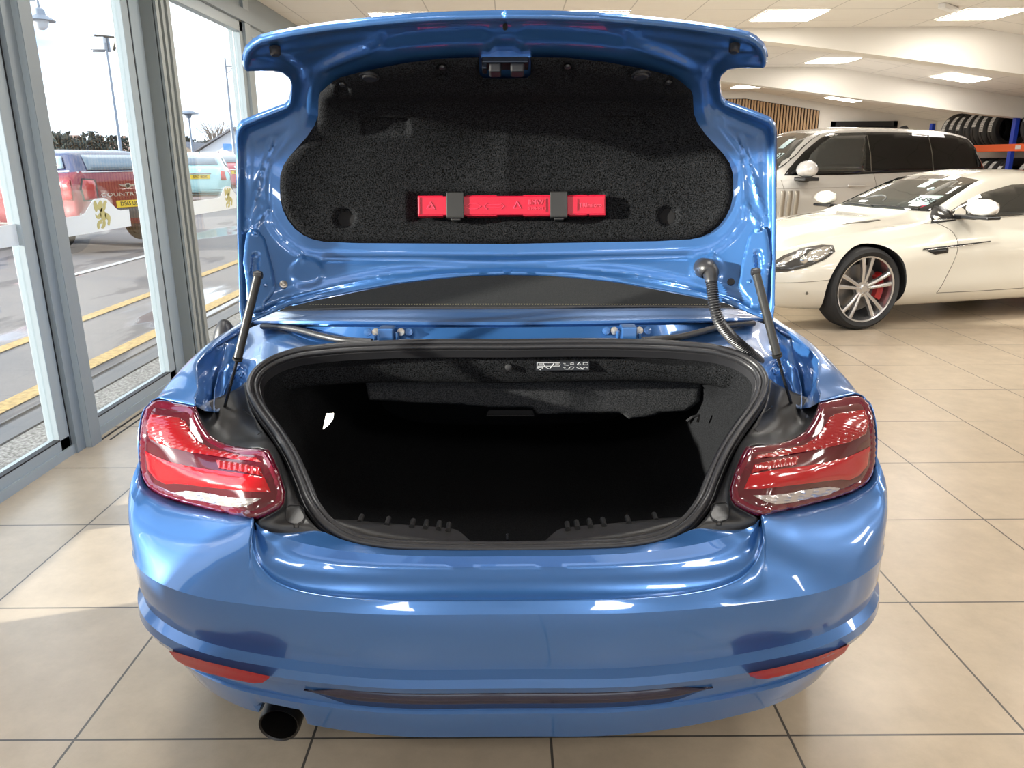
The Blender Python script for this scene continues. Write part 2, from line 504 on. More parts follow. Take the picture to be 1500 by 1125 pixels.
# ------------------------------------------------------------------ the glazed wall on the left
GX = -2.23
def window(n, y0, y1, z0, z1, frame_w=.08):
    w = empty('window_%d' % n); tag(w, kind='structure')
    fr = MB()
    t = .035
    fr.box(GX-.03, GX+.03, y0, y0+frame_w, z0, z1).box(GX-.03, GX+.03, y1-frame_w, y1, z0, z1)
    fr.box(GX-.03, GX+.03, y0, y1, z0, z0+frame_w).box(GX-.03, GX+.03, y0, y1, z1-frame_w, z1)
    bevel(fr.build('window_frame', WHITE_P, w, flat=True), .003)
    gk = MB(); a = frame_w
    gk.box(GX-.02, GX+.028, y0-.014, y0, z0, z1).box(GX-.02, GX+.028, y1, y1+.014, z0, z1)
    gk.box(GX+.0, GX+.031, y0+a, y1-a, z0+a-.004, z0+a+.003)
    gk.build('gasket', GASKET, w, flat=True)
    MB().box(GX-.004, GX+.004, y0+a, y1-a, z0+a, z1-a).build('pane', GLASS, w, flat=True)
    return w
HEAD = 2.50
YW = [(.88, 1.80), (1.86, 2.69), (2.74, 3.60), (3.80, 4.86), (5.24, 6.90), (7.04, 8.75), (8.89, 10.6), (10.74, 12.5), (12.64, 14.6), (14.74, 16.9)]
for i, (a, b) in enumerate(YW):
    lo = .02 if i else .74
    hi = HEAD
    window(i+1, a, b, lo, hi)
# posts
def post(n, x0, x1, y0, y1, m=WHITE_P):
    return bevel(struct('trim_post_%d' % n, MB().box(x0, x1, y0, y1, 0, ZC), m, flat=True), .004)
k = 1
p = struct('trim_post_1', MB().box(-2.34, -2.150, 3.69, 3.79, 0, ZC), WHITE_P, flat=True)
MB().box(-2.1510, -2.147, 3.692, 3.788, 0, ZC).build('post_grey_face', GREY_P, p, flat=True)  # thin grey sheet laid on to make this one post face darker
struct('trim_post_2', MB().box(-2.32, -2.115, 5.01, 5.22, 0, ZC).box(-2.12, -2.10, 5.01, 5.05, 0, ZC).box(-2.12, -2.10, 5.09, 5.12, 0, ZC).box(-2.12, -2.10, 5.17, 5.22, 0, ZC), BEIGE_P, flat=True)
struct('trim_post_3', MB().box(-2.27, -2.198, 4.875, 5.01, 0, ZC), WHITE_P, flat=True)
for j, (a, b) in enumerate([(6.90, 7.04), (8.75, 8.89), (10.6, 10.74), (12.5, 12.64), (14.6, 14.74), (2.705, 2.725), (1.815, 1.845), (3.615, 3.69)]):
    struct('trim_post_%d' % (j+4), MB().box(-2.32, -2.178, a, b, 0, ZC), WHITE_P if j < 5 else GREY_P, flat=True)
# sill rail, head rail and solid parts near the camera
struct('trim_sill', MB().box(-2.32, -2.19, 1.80, 3.665, 0, .045).box(-2.32, -2.19, 3.795, 16.9, 0, .045), WHITE_P, flat=True)
struct('trim_floor_track', MB().box(-2.115, -2.105, 3.80, 16.9, 0, .002).box(-2.16, -2.15, 3.80, 16.9, 0, .004), GASKET, flat=True)
struct('trim_head', MB().box(-2.34, -2.17, .88, 16.9, HEAD, HEAD+.10).box(-2.33, -2.20, .88, 16.9, HEAD+.10, ZC+.05), GREY_P, flat=True)
struct('wall_left', MB().box(-2.36, -2.24, YB, .88, 0, ZC+.1).box(-2.36, -2.24, .88, 1.83, 0, .74), PLASTER, flat=True)  # unseen wall and low sill, shaped to bound the sunlight

# frosted bands with gold lion stickers on the glass
FROST = mat('frosted_film', (.80, .86, .90), .6, alpha=.95)
GOLD = mat('gold_sticker', (.50, .46, .19), .5)
LION = [[(-.030, .040), (-.012, .066), (.006, .072), (.018, .052), (.010, .030), (-.004, .012), (-.02, .022)],
        [(-.004, .030), (.012, .034), (.026, .012), (.030, -.018), (.016, -.036), (-.006, -.032), (-.016, -.008)],
        [(.024, .058), (.044, .070), (.056, .060), (.044, .050), (.034, .026), (.024, .020)],
        [(-.056, .066), (-.042, .074), (-.030, .054), (-.036, .020), (-.046, .014), (-.058, .036)],
        [(-.014, .010), (-.040, -.004), (-.056, .004), (-.052, -.016), (-.022, -.022), (-.010, -.012)],
        [(.026, .004), (.052, -.002), (.066, -.018), (.060, -.044), (.044, -.066), (.034, -.060), (.040, -.036), (.024, -.022)],
        [(-.008, -.030), (-.040, -.034), (-.056, -.052), (-.050, -.076), (-.038, -.070), (-.034, -.052), (-.010, -.046)],
        [(.000, -.036), (.018, -.040), (.014, -.062), (-.010, -.076), (-.026, -.070), (-.010, -.056)]]
def band(y0, y1, hc, label, i):
    e = empty('window_sticker', (GX+.005, (y0+y1)/2, 1.04)); tag(e, label, 'window sticker', 'frosted bands on the window panes')
    c = hc-(y0+y1)/2; a = y0-(y0+y1)/2; b = -a
    o = [(a, 0), (b, 0), (b, .095)]
    if hc is not None:
        o += [(c+.21, .095), (c+.17, .105), (c+.075, .165), (c+.045, .172), (c-.045, .172), (c-.075, .165), (c-.17, .105), (c-.21, .095)]
    o += [(a, .095)]
    MB().prism(o, (0, 0, 0), (0, 1, 0), (0, 0, 1), (1, 0, 0), .001).build('frosted_band', FROST, e, flat=True)
    mb = MB()
    for pl in LION:
        pp = [(p.x, p.y) for p in catmull([(u, v, 0) for u, v in pl], 4, True)]
        mb.prism([(c+u*1.25, .088+v) for u, v in pp], (.0012, 0, 0), (0, 1, 0), (0, 0, 1), (1, 0, 0), .001)
    mb.build('gold_lion_emblem', GOLD, e, flat=True)
band(2.53, 3.57, 2.95, 'frosted band on the leftmost glass pane at the photo edge', 0)
band(3.87, 4.59, 4.28, 'frosted band with gold lion emblem in front of the maroon car', 1)
band(5.31, 6.83, 6.23, 'frosted band with gold lion emblem beside the open boot lid', 2)
# ================================================================== THE BLUE CONVERTIBLE
XC = -.011
car = empty('convertible_car', (XC, 3.4, 0))
tag(car, 'metallic blue convertible seen from behind with its boot lid raised, nearest the camera', 'car')
car.matrix_world = Matrix.Translation((XC, 3.4, 0))
OFF = Vector((XC, 3.4, 0))
def own(o, parent=car):
    """children are modelled in room coordinates; undo the parent's own offset once"""
    o.parent = parent
    if parent is car: o.location = -OFF
    return o
def mir(p): return Vector((2*XC-p.x, p.y, p.z))
def both(rows):
    """rows run from the centre line to the left side -> full width rows"""
    return [[mir(p) for p in r[:0:-1]]+list(r) for r in rows]
def V3(X, Y, Z): return Vector((XC-X, Y, Z))     # left half, X counted from the centre line

# ---------------- bumper
SX = [0, .26, .49, .62, .72, .80, .86, .885, .888]
SY = [0, .004, .035, .068, .120, .192, .300, .450, 1.05]
def brow(y, z, k=1.0, side=0.0, zs=0.0, bow=1.0, tuck=0):
    """one bumper row: centre depth y and height z, width factor k, sideways inset, height change to the side"""
    r = []
    for i, (x, d) in enumerate(zip(SX, SY)):
        u = i/8
        r.append(V3(x*k-side*ss(.3, .9, x), y+d*bow, z+zs*ss(.2, .88, x)+tuck*ss(.55, .85, x)))
    return r
rows = [brow(1.48, .245, .90, .03, .02),
        brow(1.355, .232, .93, .015, .035),
        brow(1.338, .243, .945, .012, .035),
        brow(1.324, .292, .96, .01, .03),
        brow(1.319, .313, .965, .01, .025),
        brow(1.325, .318, .962, .01, .025),
        brow(1.321, .345, .975, .006, .02),
        brow(1.310, .376, .985, .002, .018),
        brow(1.290, .388, .994, 0, .02),
        brow(1.284, .402, .998, 0, .022),
        brow(1.287, .418, .998, 0, .024),
        brow(1.303, .430, .991, .0, .026),
        brow(1.304, .440, .992, .0, .026),
        brow(1.298, .480, .997, 0, .016),
        brow(1.296, .530, .996, 0, .008),
        brow(1.299, .556, 1.0, 0, .002),
        brow(1.305, .565, 1.0, 0, .0)]
# the top edge: recess edge in the middle, lower edge of the lamps outside
top_pts = [(743.5, 880, 1.314), (640, 880, 1.314), (540, 878, 1.318), (470, 871, 1.330), (430, 862, 1.342), (400, 848, 1.356), (380, 826, 1.378), (370, 800, 1.402), (367, 780, 1.422), (372, 761, 1.445),
           (340, 755, 1.490), (292, 744, 1.555), (238, 728, 1.62), (212, 709, 1.665), (206, 690, 1.69)]
top = catmull([P(*q) for q in top_pts]+[V3(.888, 1.95, .689), V3(.888, 2.35, .689)], 6)
n_body = 97
R = [resample(catmull(r, 12), n_body) for r in rows]
# skin between: match columns of the crease row to the top edge by sideways distance, then blend
T = resample(top, n_body)
# monotone pairing: the crease column with the closest direction from the lamp corner
def pair(crease, topc, n):
    out = []
    keys_c = [0, .30, .42, .52, .60, .70, .80, .90, 1]
    return out
C = catmull(rows[-1], 40)
Tn = catmull([P(*q) for q in top_pts]+[V3(.888, 1.95, .689), V3(.888, 2.35, .689)], 30)
# key pairs (crease point index by X, top point index by control number)
ctrl = [0, 1, 2, 3, 4, 6, 8, 9, 10, 11, 12, 13, 14, 15, 16]
cx = [0, .155, .30, .395, .445, .475, .495, .512, .575, .66, .74, .80, .845, None, None]
pc = []
for c_, xx in zip(ctrl, cx):
    if xx is None:
        yy = 1.95 if c_ == 15 else 2.35
        j = min(range(len(C)), key=lambda q: abs(C[q].y-yy)+(0 if C[q].x < XC-.8 else 9))
    else: j = min(range(len(C)), key=lambda q: abs(XC-C[q].x-xx)+(0 if C[q].y < 1.8 else 9))
    pc.append((c_*30, j))
cidx = []; tidx = []
for (a0, b0), (a1, b1) in zip(pc, pc[1:]):
    for s in range(8): tidx.append(a0+(a1-a0)*s/8); cidx.append(b0+(b1-b0)*s/8)
tidx.append(pc[-1][0]); cidx.append(pc[-1][1])
def at_i(L, f):
    i = min(int(f), len(L)-2); return L[i].lerp(L[i+1], f-i)
def row_cols(r):
    L = catmull(r, 40); return [at_i(L, f) for f in cidx]
RR = [row_cols(r) for r in rows]
TT = [at_i(Tn, f) for f in tidx]
CC = RR[-1]
blend = []
for k in range(1, 7):
    t = k/6; r = []
    for i, (a, b) in enumerate(zip(CC, TT)):
        # bulge the surface outward a little so that the shoulder reads as a rounded form
        w = ss(.42, .60, XC-a.x)
        mid = a.lerp(b, t)
        mid = mid+Vector((-.010*w*ss(.6, .85, XC-a.x), -.012*w, .014*w))*math.sin(math.pi*t)
        r.append(mid)
    blend.append(r)
rowsF = []
for a, b in zip(RR, RR[1:]):
    rowsF.append(a)
    if (b[0]-a[0]).length > .03: rowsF.append([p.lerp(q, .5) for p, q in zip(a, b)])
rowsF.append(RR[-1]); rowsF += blend
# exhaust notch in the lower left edge only
full = both(rowsF)
for ri, r in enumerate(full):
    for p in r:
        if p.x < -.35 and p.y < 1.6:
            dx = abs(p.x-(-.492)); lim = .298
            if dx < .058 and p.z < lim: p.z = p.z+(lim-p.z)*(1-ss(.044, .058, dx))
bumper = own(MB().grid(full).build('bumper', BLUE, sharp=24))
solid(bumper, .003, -1)

# dark insert across the lower bumper
def strip_on(rowa, rowb, x0, x1, off, name, m, n=60, taper=0):
    A = catmull(rowa, 40); B = catmull(rowb, 40); up = []; lo = []
    for i in range(n+1):
        x = x0+(x1-x0)*i/n; ax = abs(x)
        def get(L):
            j = min(range(len(L)), key=lambda q: abs((XC-L[q].x)-ax)+(0 if L[q].y < 1.7 else 9)); return L[j]
        a = get(A); b = get(B)
        t = 1-ss(0, taper, min(x-x0, x1-x)) if taper else 0
        mid = a.lerp(b, .6)
        a = a.lerp(mid, t); b = b.lerp(mid, t)
        s = 1 if x < 0 else -1
        for L, q in ((lo, a), (up, b)):
            L.append(Vector((XC+x, q.y-off, q.z)))
    return own(solid(MB().grid([lo, [p.lerp(q, .5)+Vector((0, -.001, 0)) for p, q in zip(lo, up)], up]).build(name, m, sharp=60), .004, -1))
INS = mat('dark_gloss_insert', (.018, .015, .035), .15, spec=.4, coat=.35)
strip_on(brow(1.322, .327, .965, .01, .022), brow(1.311, .372, .97, .005, .018), -.418, .418, .006, 'dark_bumper_insert', INS, taper=.10)

# ---------------- recess behind the bumper edge and the boot sill
rin = [(743.5, 831, 1.405), (640, 831, 1.405), (557, 829, 1.405), (478, 822, 1.408), (420, 808, 1.412), (396, 794, 1.42), (384, 783, 1.43), (378, 774, 1.44), (374, 766, 1.446)]
rin2 = [(743.5, 815, 1.410), (640, 815, 1.410), (557, 812, 1.411), (485, 804, 1.414), (430, 792, 1.42), (404, 783, 1.43), (390, 777, 1.44), (380, 771, 1.448), (375, 765, 1.450)]
sill = [(743.5, 806, 1.440), (640, 806, 1.440), (545, 801, 1.442), (500, 790, 1.45), (468, 778, 1.46), (430, 780, 1.455), (400, 780, 1.452), (384, 776, 1.452), (376, 766, 1.452)]
def pr(L): return [P(*q) for q in L]
rtop = [P(*q) for q in top_pts[:1]+top_pts[1:5]+top_pts[5:7]+top_pts[8:10]]
e0 = pr([(743.5, 880, 1.314), (640, 880, 1.314), (540, 878, 1.318), (470, 871, 1.330), (430, 862, 1.342), (400, 848, 1.356), (380, 826, 1.378), (367, 780, 1.422), (372, 761, 1.445)])
dn = lambda L, d: [p+Vector((0, 0, -d)) for p in L]
e1 = [p+Vector((0.0, .012, .004)) for p in e0]
mid1 = [a.lerp(b, .30)+Vector((0, 0, -.020)) for a, b in zip(e0, pr(rin))]
mid2 = [a.lerp(b, .75)+Vector((0, 0, -.018)) for a, b in zip(e0, pr(rin))]
rr = loft([e0, mid1, mid2, pr(rin)], 8, 5)+[r for r in loft([pr(rin), pr(rin2)], 8, 3, False)][1:]+[r for r in loft([pr(rin2), pr(sill), [p+Vector((0, .03, -.03)) for p in pr(sill)]], 8, 3, False)][1:]
own(solid(MB().grid(both(rr)).build('boot_sill_panel', BLUE, sharp=30), .002, -1))

# ---------------- rear quarter panels and the rest of the body shell
E0 = [P(287, 595, 1.73), P(262, 590, 1.765), P(240, 585.5, 1.785), P(233, 584, 1.79), P(222, 588.5, 1.783), P(213, 598, 1.755), P(207, 616, 1.727), P(204, 645, 1.707), P(206, 690, 1.69)]
Ea = [P(286, 585, 1.765), V3(.760, 1.800, .854), V3(.800, 1.815, .853), V3(.825, 1.822, .851), V3(.846, 1.82, .845), V3(.868, 1.80, .828), V3(.880, 1.775, .803), V3(.885, 1.76, .76), V3(.887, 1.75, .689)]
Eb = [P(284, 562, 1.845), V3(.785, 1.870, .873), V3(.815, 1.885, .874), V3(.835, 1.893, .871), V3(.852, 1.89, .862), V3(.869, 1.88, .845), V3(.881, 1.86, .815), V3(.886, 1.84, .76), V3(.888, 1.83, .689)]
S1 = [P(283, 541, 1.925), V3(.815, 1.950, .884), V3(.830, 1.955, .884), V3(.843, 1.96, .880), V3(.857, 1.96, .872), V3(.870, 1.96, .855), V3(.881, 1.96, .825), V3(.887, 1.96, .76), V3(.889, 1.96, .689)]
def stn(y, dz=0, xi=.82, k=1.0):
    return [V3(xi, y, .886+dz), V3(.832, y, .894+dz), V3(.843, y, .893+dz), V3(.853, y, .889+dz), V3(.862, y, .880+dz), V3(.872, y, .862+dz), V3(.882, y, .83+dz*.5), V3(.888, y, .76), V3(.890, y, .689)]
S2 = [P(310, 512, 2.09)]+stn(2.12, .006)[1:]
S3 = [P(350, 488, 2.33)]+stn(2.36, .012)[1:]
q = loft([E0, Ea, Eb, S1, S2, S3, stn(2.7, .02), stn(3.3, .022), stn(4.0, .02, .80), stn(4.6, -.02, .74), stn(5.1, -.10, .66), stn(5.45, -.18, .6)], 7, 5)
for side in (0, 1):
    L = q if side == 0 else [[mir(p) for p in r] for r in q]
    own(solid(MB().grid(L).build('quarter_panel', BLUE, sharp=32), .003, -1))
# lower flank, sills, nose: closed enough to be a car from the side
fl = []
for y, k in ((2.30, 1), (2.8, .985), (3.6, .985), (4.4, .99), (5.1, .96), (5.5, .82), (5.70, .5)):
    fl.append([V3(.889*k, y, .692), V3(.889*k, y, .56), V3(.885*k, y, .42), V3(.87*k, y, .30), V3(.80*k, y, .20), V3(.0, y, .19)])
fr = loft(fl, 4, 4)
mbf = MB()
for L in (fr, [[mir(p) for p in r] for r in fr]): mbf.grid(L)
own(mbf.build('lower_body', BLUE, sharp=35))
hood = [[V3(0, y, z+.06), V3(.35, y, z+.055), V3(.62, y, z+.02), V3(.76*k, y, z)] for y, z, k in ((3.75, .90, 1), (4.3, .88, 1), (4.9, .80, .97), (5.35, .70, .85), (5.62, .58, .62), (5.7, .3, .55))]
hf = loft(hood, 5, 4)
own(MB().grid(both(hf)).build('bonnet', BLUE, sharp=35))
# wheels
TYRE = mat('tyre_rubber', (.02, .02, .021), .75, bump=.3, bscale=90)
RIM = mat('alloy_silver', (.62, .62, .63), .25, .9)
def wheel_parts(parent, cx, cy, r, w, out, name='wheel', spokes=5, twin=True, rim_r=.74, rm=None, lat='x', dark=False):
    """a wheel with its axle along lat; out = +1/-1 towards the outer face"""
    ax = Vector((1, 0, 0)) if lat == 'x' else Vector((0, 1, 0))
    c = Vector((cx, cy, r)); R0 = r*rim_r
    t = MB().lathe([(R0, -w*.42), (r*.90, -w*.5), (r*.97, -w*.42), (r, -w*.3), (r, w*.3), (r*.97, w*.42), (r*.90, w*.5), (R0, w*.42), (R0*.97, w*.3), (R0*.97, -w*.3)], c, ax*out, 56, closed=True)
    T = t.build(name, TYRE, parent, sharp=30)
    rb = MB().lathe([(R0, w*.44), (R0*.955, w*.42), (R0*.93, w*.30), (R0*.93, -w*.35), (R0*.99, -w*.42)], c, ax*out, 48)
    up = Vector((0, 0, 1)); sd_ = (ax*out).cross(up)
    for i in range(spokes):
        for s in ((-1, 1) if twin else (0,)):
            a0 = 2*math.pi*i/spokes+math.pi/2
            a_in = a0+s*.20; a_out = a0+s*.13*(1 if twin else 1)+s*.05
            d1 = up*math.sin(a_in)+sd_*math.cos(a_in); d2 = up*math.sin(a_out)+sd_*math.cos(a_out)
            p1 = c+d1*R0*.16+ax*out*w*.30; p2 = c+d2*R0*.95+ax*out*w*.38
            dd = (p2-p1).normalized(); sdv = dd.cross(ax).normalized()
            hw1 = R0*(.055 if twin else .10); hw2 = R0*(.075 if twin else .15)
            pm = p1.lerp(p2, .5)+ax*out*w*.03
            rws = []
            for pp, hw in ((p1, hw1), (pm, (hw1+hw2)*.48), (p2, hw2)):
                rws.append([pp-sdv*hw-ax*out*w*.10, pp-sdv*hw*.8, pp+ax*out*w*.02, pp+sdv*hw*.8, pp+sdv*hw-ax*out*w*.10])
            rb.grid(rws)
    rb.lathe([(R0*.0, w*.345), (R0*.10, w*.345), (R0*.13, w*.31), (R0*.24, w*.29), (R0*.27, w*.16)], c, ax*out, 24)
    rb.build('alloy_rim', rm or RIM, T, sharp=30)
    MB().lathe([(0.0, -w*.1), (R0*.72, -w*.1), (R0*.72, -w*.02), (0, -w*.02)], c, ax*out, 32).build('brake_disc', mat_disc, T, sharp=30)
    MB().lathe([(0.0, -w*.30), (R0*.97, -w*.30)], c, ax*out, 32).build('wheel_back', GASKET, T)
    return T
mat_disc = mat('brake_disc_steel', (.22, .21, .2), .35, .8)
for sx in (-1, 1):
    for yy in (2.13, 4.82):
        own(wheel_parts(car, XC+sx*.775, yy, .325, .22, sx))

# ---------------- tail lamps
LAMP_OUT = [(233, 584), (262, 590), (287, 595), (292, 611), (299, 625), (308, 637), (322, 646), (340, 652.5), (362, 656), (385, 658), (393, 658.5), (401, 673), (411, 697), (418, 722), (416, 737), (409, 745), (391, 755),
            (378, 760), (366, 760), (340, 755), (316, 750), (292, 744), (265, 737), (238, 728), (222, 719), (211, 707), (206, 690), (203.5, 665), (204, 645), (205.5, 630), (207, 616), (213, 598), (222, 588.5)]
lampD = tps([(233, 584, 1.79), (262, 590, 1.765), (287, 595, 1.73), (308, 637, 1.665), (340, 652, 1.63), (393, 658, 1.56), (418, 722, 1.49), (409, 745, 1.465), (391, 755, 1.455), (366, 760, 1.45), (340, 755, 1.490), (292, 744, 1.555),
             (238, 728, 1.62), (212, 709, 1.665), (206, 690, 1.69), (204, 645, 1.707), (207, 616, 1.727), (213, 598, 1.755), (222, 588, 1.783),
             (300, 700, 1.555), (250, 660, 1.64), (360, 700, 1.505), (250, 620, 1.69), (225, 650, 1.672), (212, 660, 1.69), (330, 680, 1.565)])
def lampL(x, y): return P(x, y, lampD(x, y))
RED_RIM = mat('maroon_lens', (.11, .003, .016), .08, coat=1)
RED_BR = mat('red_lens_bright', (.36, .002, .008), .14, coat=1)
RED_DK = mat('red_lens_dark', (.075, .003, .010), .12, coat=1)
RED_RIB = mat('red_lens_ribbed', (.26, .003, .007), .2, coat=1)
CLEAR = mat('clear_reverse_lens', (.50, .47, .47), .18, .5, coat=1)
def lamp(side):
    f = (lambda p: p) if side == 0 else mir
    L = lambda x, y: f(lampL(x, y))
    body = own(sheet('tail_light', LAMP_OUT, L, 5, RED_RIM, relief=lambda x, y, d: .007*ss(0, 5, d)-.0045*ss(8, 13, d)))
    solid(body, .03, -1)
    def layer(nm, o, m, h, rel=None, step=4):
        return sheet(nm, o, L, step, m, body, relief=lambda x, y, d: h+.0015*ss(0, 2.5, d)+(rel(x, y) if rel else 0))
    # dark field, ribbed upper lens, divider, lower light band, reversing lamp
    layer('dark_lens_field', [(226, 598), (255, 603), (279, 606), (286, 622), (295, 637), (306, 649), (330, 659), (360, 666), (386, 668), (398, 690), (408, 722), (404, 735), (388, 744), (372, 749), (330, 741), (290, 733), (250, 722), (226, 710), (214, 690), (212, 655), (215, 622)], RED_DK, .0035)
    ribs = lambda x, y: .0012*math.sin((y-.22*x)*1.55)
    layer('upper_lens', [(222, 610), (240, 611), (264, 615), (273, 620), (281, 634), (292, 649), (310, 660), (340, 667), (378, 673), (384, 679), (340, 675), (316, 671), (280, 664), (245, 654), (222, 643), (217, 625)], RED_RIB, .0060, ribs, 2.5)
    layer('lower_lens', [(216, 660), (232, 668), (250, 676), (280, 684), (310, 690), (345, 694), (388, 701), (397, 722), (370, 721), (330, 716), (290, 711), (274, 709), (258, 708), (246, 709), (232, 702), (220, 688)], RED_BR, .0060)
    layer('middle_lens', [(318, 676), (346, 680), (383, 687), (386, 699), (350, 692), (322, 688)], RED_RIB, .0060, lambda x, y: .0012*math.sin(x*.78), 2.5)
    layer('reverse_lens', [(258, 721), (276, 718), (300, 720), (330, 726), (352, 729), (384, 731), (366, 741), (352, 743), (330, 740), (300, 734), (275, 729)], CLEAR, .0055, lambda x, y: .0012*math.sin((y-.12*x)*1.6), 2.5)
    return body
lamp(0); lamp(1)

# ---------------- boot lid
LID = [(742, 403), (700, 404), (640, 408), (580, 415), (520, 426), (460, 438), (425, 447), (400, 457), (380, 466), (366, 472), (354, 474), (351, 455), (350, 400), (348.5, 340), (348, 290), (348, 240), (348, 202), (350, 192), (356, 184),
       (375, 176), (400, 166), (420, 158), (425, 152), (427, 140), (427.5, 125), (424, 115), (414, 107), (400, 104.5), (380, 104), (362, 104.5), (358.5, 102), (359, 90), (363, 77), (371, 68), (381, 62), (400, 57), (430, 51.5), (480, 44), (540, 37), (600, 31.5), (670, 28), (742, 26.5)]
lidD = tps([(743, 403, 2.05), (620, 410, 2.04), (520, 426, 2.02), (425, 447, 1.97), (366, 472, 1.915), (354, 474, 1.91),
            (743, 350, 2.075), (550, 350, 2.075), (430, 380, 2.03), (352, 380, 1.97),
            (743, 300, 2.095), (550, 300, 2.095), (420, 300, 2.07), (350, 300, 2.02),
            (743, 220, 2.10), (550, 220, 2.10), (430, 220, 2.08), (350, 200, 2.03),
            (743, 160, 2.05), (550, 160, 2.05), (445, 160, 2.04), (427, 140, 2.00),
            (743, 120, 1.95), (550, 120, 1.95), (440, 120, 1.95), (424, 115, 1.93),
            (743, 90, 1.84), (550, 90, 1.845), (450, 95, 1.87), (400, 104, 1.86), (362, 104, 1.80),
            (743, 55, 1.74), (550, 60, 1.75), (420, 75, 1.78), (365, 80, 1.765),
            (742, 27, 1.66), (640, 30, 1.665), (540, 37, 1.68), (450, 48, 1.70), (381, 62, 1.73)])
def lidL(x, y): return P(x, y, lidD(x, y))
LINER = [(743, 103), (708, 103), (703, 98), (702, 72), (650, 73.5), (592, 80.5), (545, 90), (510, 99), (490, 107), (478, 117), (470, 127), (467, 140), (466.5, 155), (466, 168), (461, 182), (450, 199), (437, 214), (424, 229), (415, 243), (410.5, 258), (410, 275), (410.5, 292), (414, 308), (421, 322),
         (432, 336), (444, 345), (458, 351.5), (475, 355), (525, 357), (620, 357.5), (743, 358)]
pol_liner = [(a, b) for a, b in LINER]
BASE = [(386, 178), (430, 160), (437, 140), (436, 118), (425, 98)]
def line_bump(x, y, pts, w, h):
    return h*(1-ss(0, w, seg_dist((x, y), pts, False)))
def lid_rel(x, y, d):
    # edge flange, channel, then the raised inner frame that carries the liner
    h = -.010*ss(3.5, 12, d)+.008*ss(14, 28, d)
    if y > 120: h += -.004*ss(60, 80, y)*0
    dl = seg_dist((x, y), pol_liner+[(743, 200)], True)
    if not inside((x, y), pol_liner): h += .008*(1-ss(14, 26, dl))
    else: h += .008
    # pressings below the liner
    h += line_bump(x, y, [(742, 381), (640, 380), (560, 379), (478, 378)], 8, -.006)
    h += line_bump(x, y, [(742, 398), (640, 401), (560, 408), (500, 420), (440, 436), (400, 450)], 5, .005)
    h += line_bump(x, y, [(388, 300), (396, 330), (412, 352), (430, 366), (442, 372), (442, 380)], 5, .005)
    h += line_bump(x, y, [(398, 206), (388, 240), (378, 275), (368, 310), (362, 336)], 5, .006)
    h += line_bump(x, y, [(392, 306), (374, 330)], 5, .006)
    r = math.hypot((x-449)/25, (y-398)/21)
    h += .005*(1-ss(.85, 1.1, r))
    # the outer tips: hollow between lip and inner frame
    h += line_bump(x, y, [(742, 50), (600, 56), (500, 70), (430, 84), (380, 92)], 8, -.004)
    h += line_bump(x, y, [(560, 62), (500, 84), (455, 104), (440, 126), (440, 150), (428, 190), (398, 230)], 9, .005)
    return h
lid = own(sheet('boot_lid', LID, lidL, 4.2, BLUE, relief=lid_rel, mirror=XC, sharp=60, rings=(1.5, 3.5, 6, 9, 12.5)))
solid(lid, .016, -1)

holes = [(507, 321, 15)]
dimp = [(502, 113, 8), (648, 86, 9)]
def liner_rel(x, y, d0):
    d = seg_dist((x, y), pol_liner, False)
    h = .006+.016*math.sqrt(max(0, 1-(1-min(d, 12)/12)**2))
    for a, b, r in holes: h -= .0125*(1-ss(r-3, r+2, math.hypot(x-a, y-b)))
    for a, b, r in dimp: h -= .010*(1-ss(r-2, r+4, math.hypot(x-a, y-b)))
    # step under the upper strip, pockets for the hands, cradle of the warning triangle
    h += .012*(1-ss(118, 142, y))
    if 530 < x < 604 and 163 < y < 196: h -= .010*ss(530, 538, x)*(1-ss(596, 604, x))*ss(163, 168, y)*(1-ss(190, 196, y))
    if x > 596: h -= .014*ss(596, 606, x)*ss(281, 288, y)*(1-ss(322, 330, y))
    return h
liner = sheet('boot_lid_liner', LINER, lidL, 3.6, CARPET, lid, relief=liner_rel, mirror=XC, sharp=75, rings=(2, 5, 9))

def disc_on(name, c, nrm, prof, m, parent, seg=24):
    return MB().lathe(prof, c, nrm, seg).build(name, m, parent, sharp=35)
def lid_normal(x, y, lift=None):
    L = lift or lidL
    a = L(x+2, y)-L(x-2, y); b = L(x, y+2)-L(x, y-2); n = a.cross(b).normalized()
    return n if n.dot(Vector((0, 0, CH))-L(x, y)) > 0 else -n
def on_lid(name, x, y, prof, m, h=.0, parent=None, sides=(0, 1)):
    for s in sides:
        u, v_ = x, y
        for _ in range(4):
            n = lid_normal(u, v_); c = lidL(u, v_)+n*h; a_, b_ = proj(c); u += x-a_; v_ += y-b_
        if s: c = mir(c); n = Vector((-n.x, n.y, n.z))
        disc_on(name, c, n, prof, m, parent or lid)
on_lid('rubber_buffer', 403, 74, [(.012, -.006), (.011, .008), (.008, .011), (0, .011)], RUBBER)
on_lid('liner_cap', 541, 112, [(.017, 0), (.0165, .005), (.014, .007), (0, .0075)], BLACKP, .035)
on_lid('liner_cap_ring', 541, 112, [(.0225, .0), (.0215, .003), (.018, .002), (.018, -.004)], GASKET, .0345)
on_lid('liner_screw', 502, 123, [(.008, 0), (.007, .004), (0, .005)], SATIN, .026)
on_lid('liner_screw', 648, 98, [(.008, 0), (.007, .004), (0, .005)], SATIN, .026)
DARKH = mat('hole_shade', (.003, .003, .004), .9)  # near-black fill stands in for the shade inside holes and slots
on_lid('liner_hole', 507, 321, [(.0, .0), (.020, .0), (.022, -.004)], DARKH, .0105)
on_lid('lid_bolt', 415, 417, [(.011, -.004), (.010, .005), (.006, .006), (.005, .010), (0, .011)], STEEL, .002, sides=(0,))
on_lid('lid_plug', 415, 417, [(.010, -.004), (.009, .004), (0, .004)], RUBBER, .0, sides=(1,))
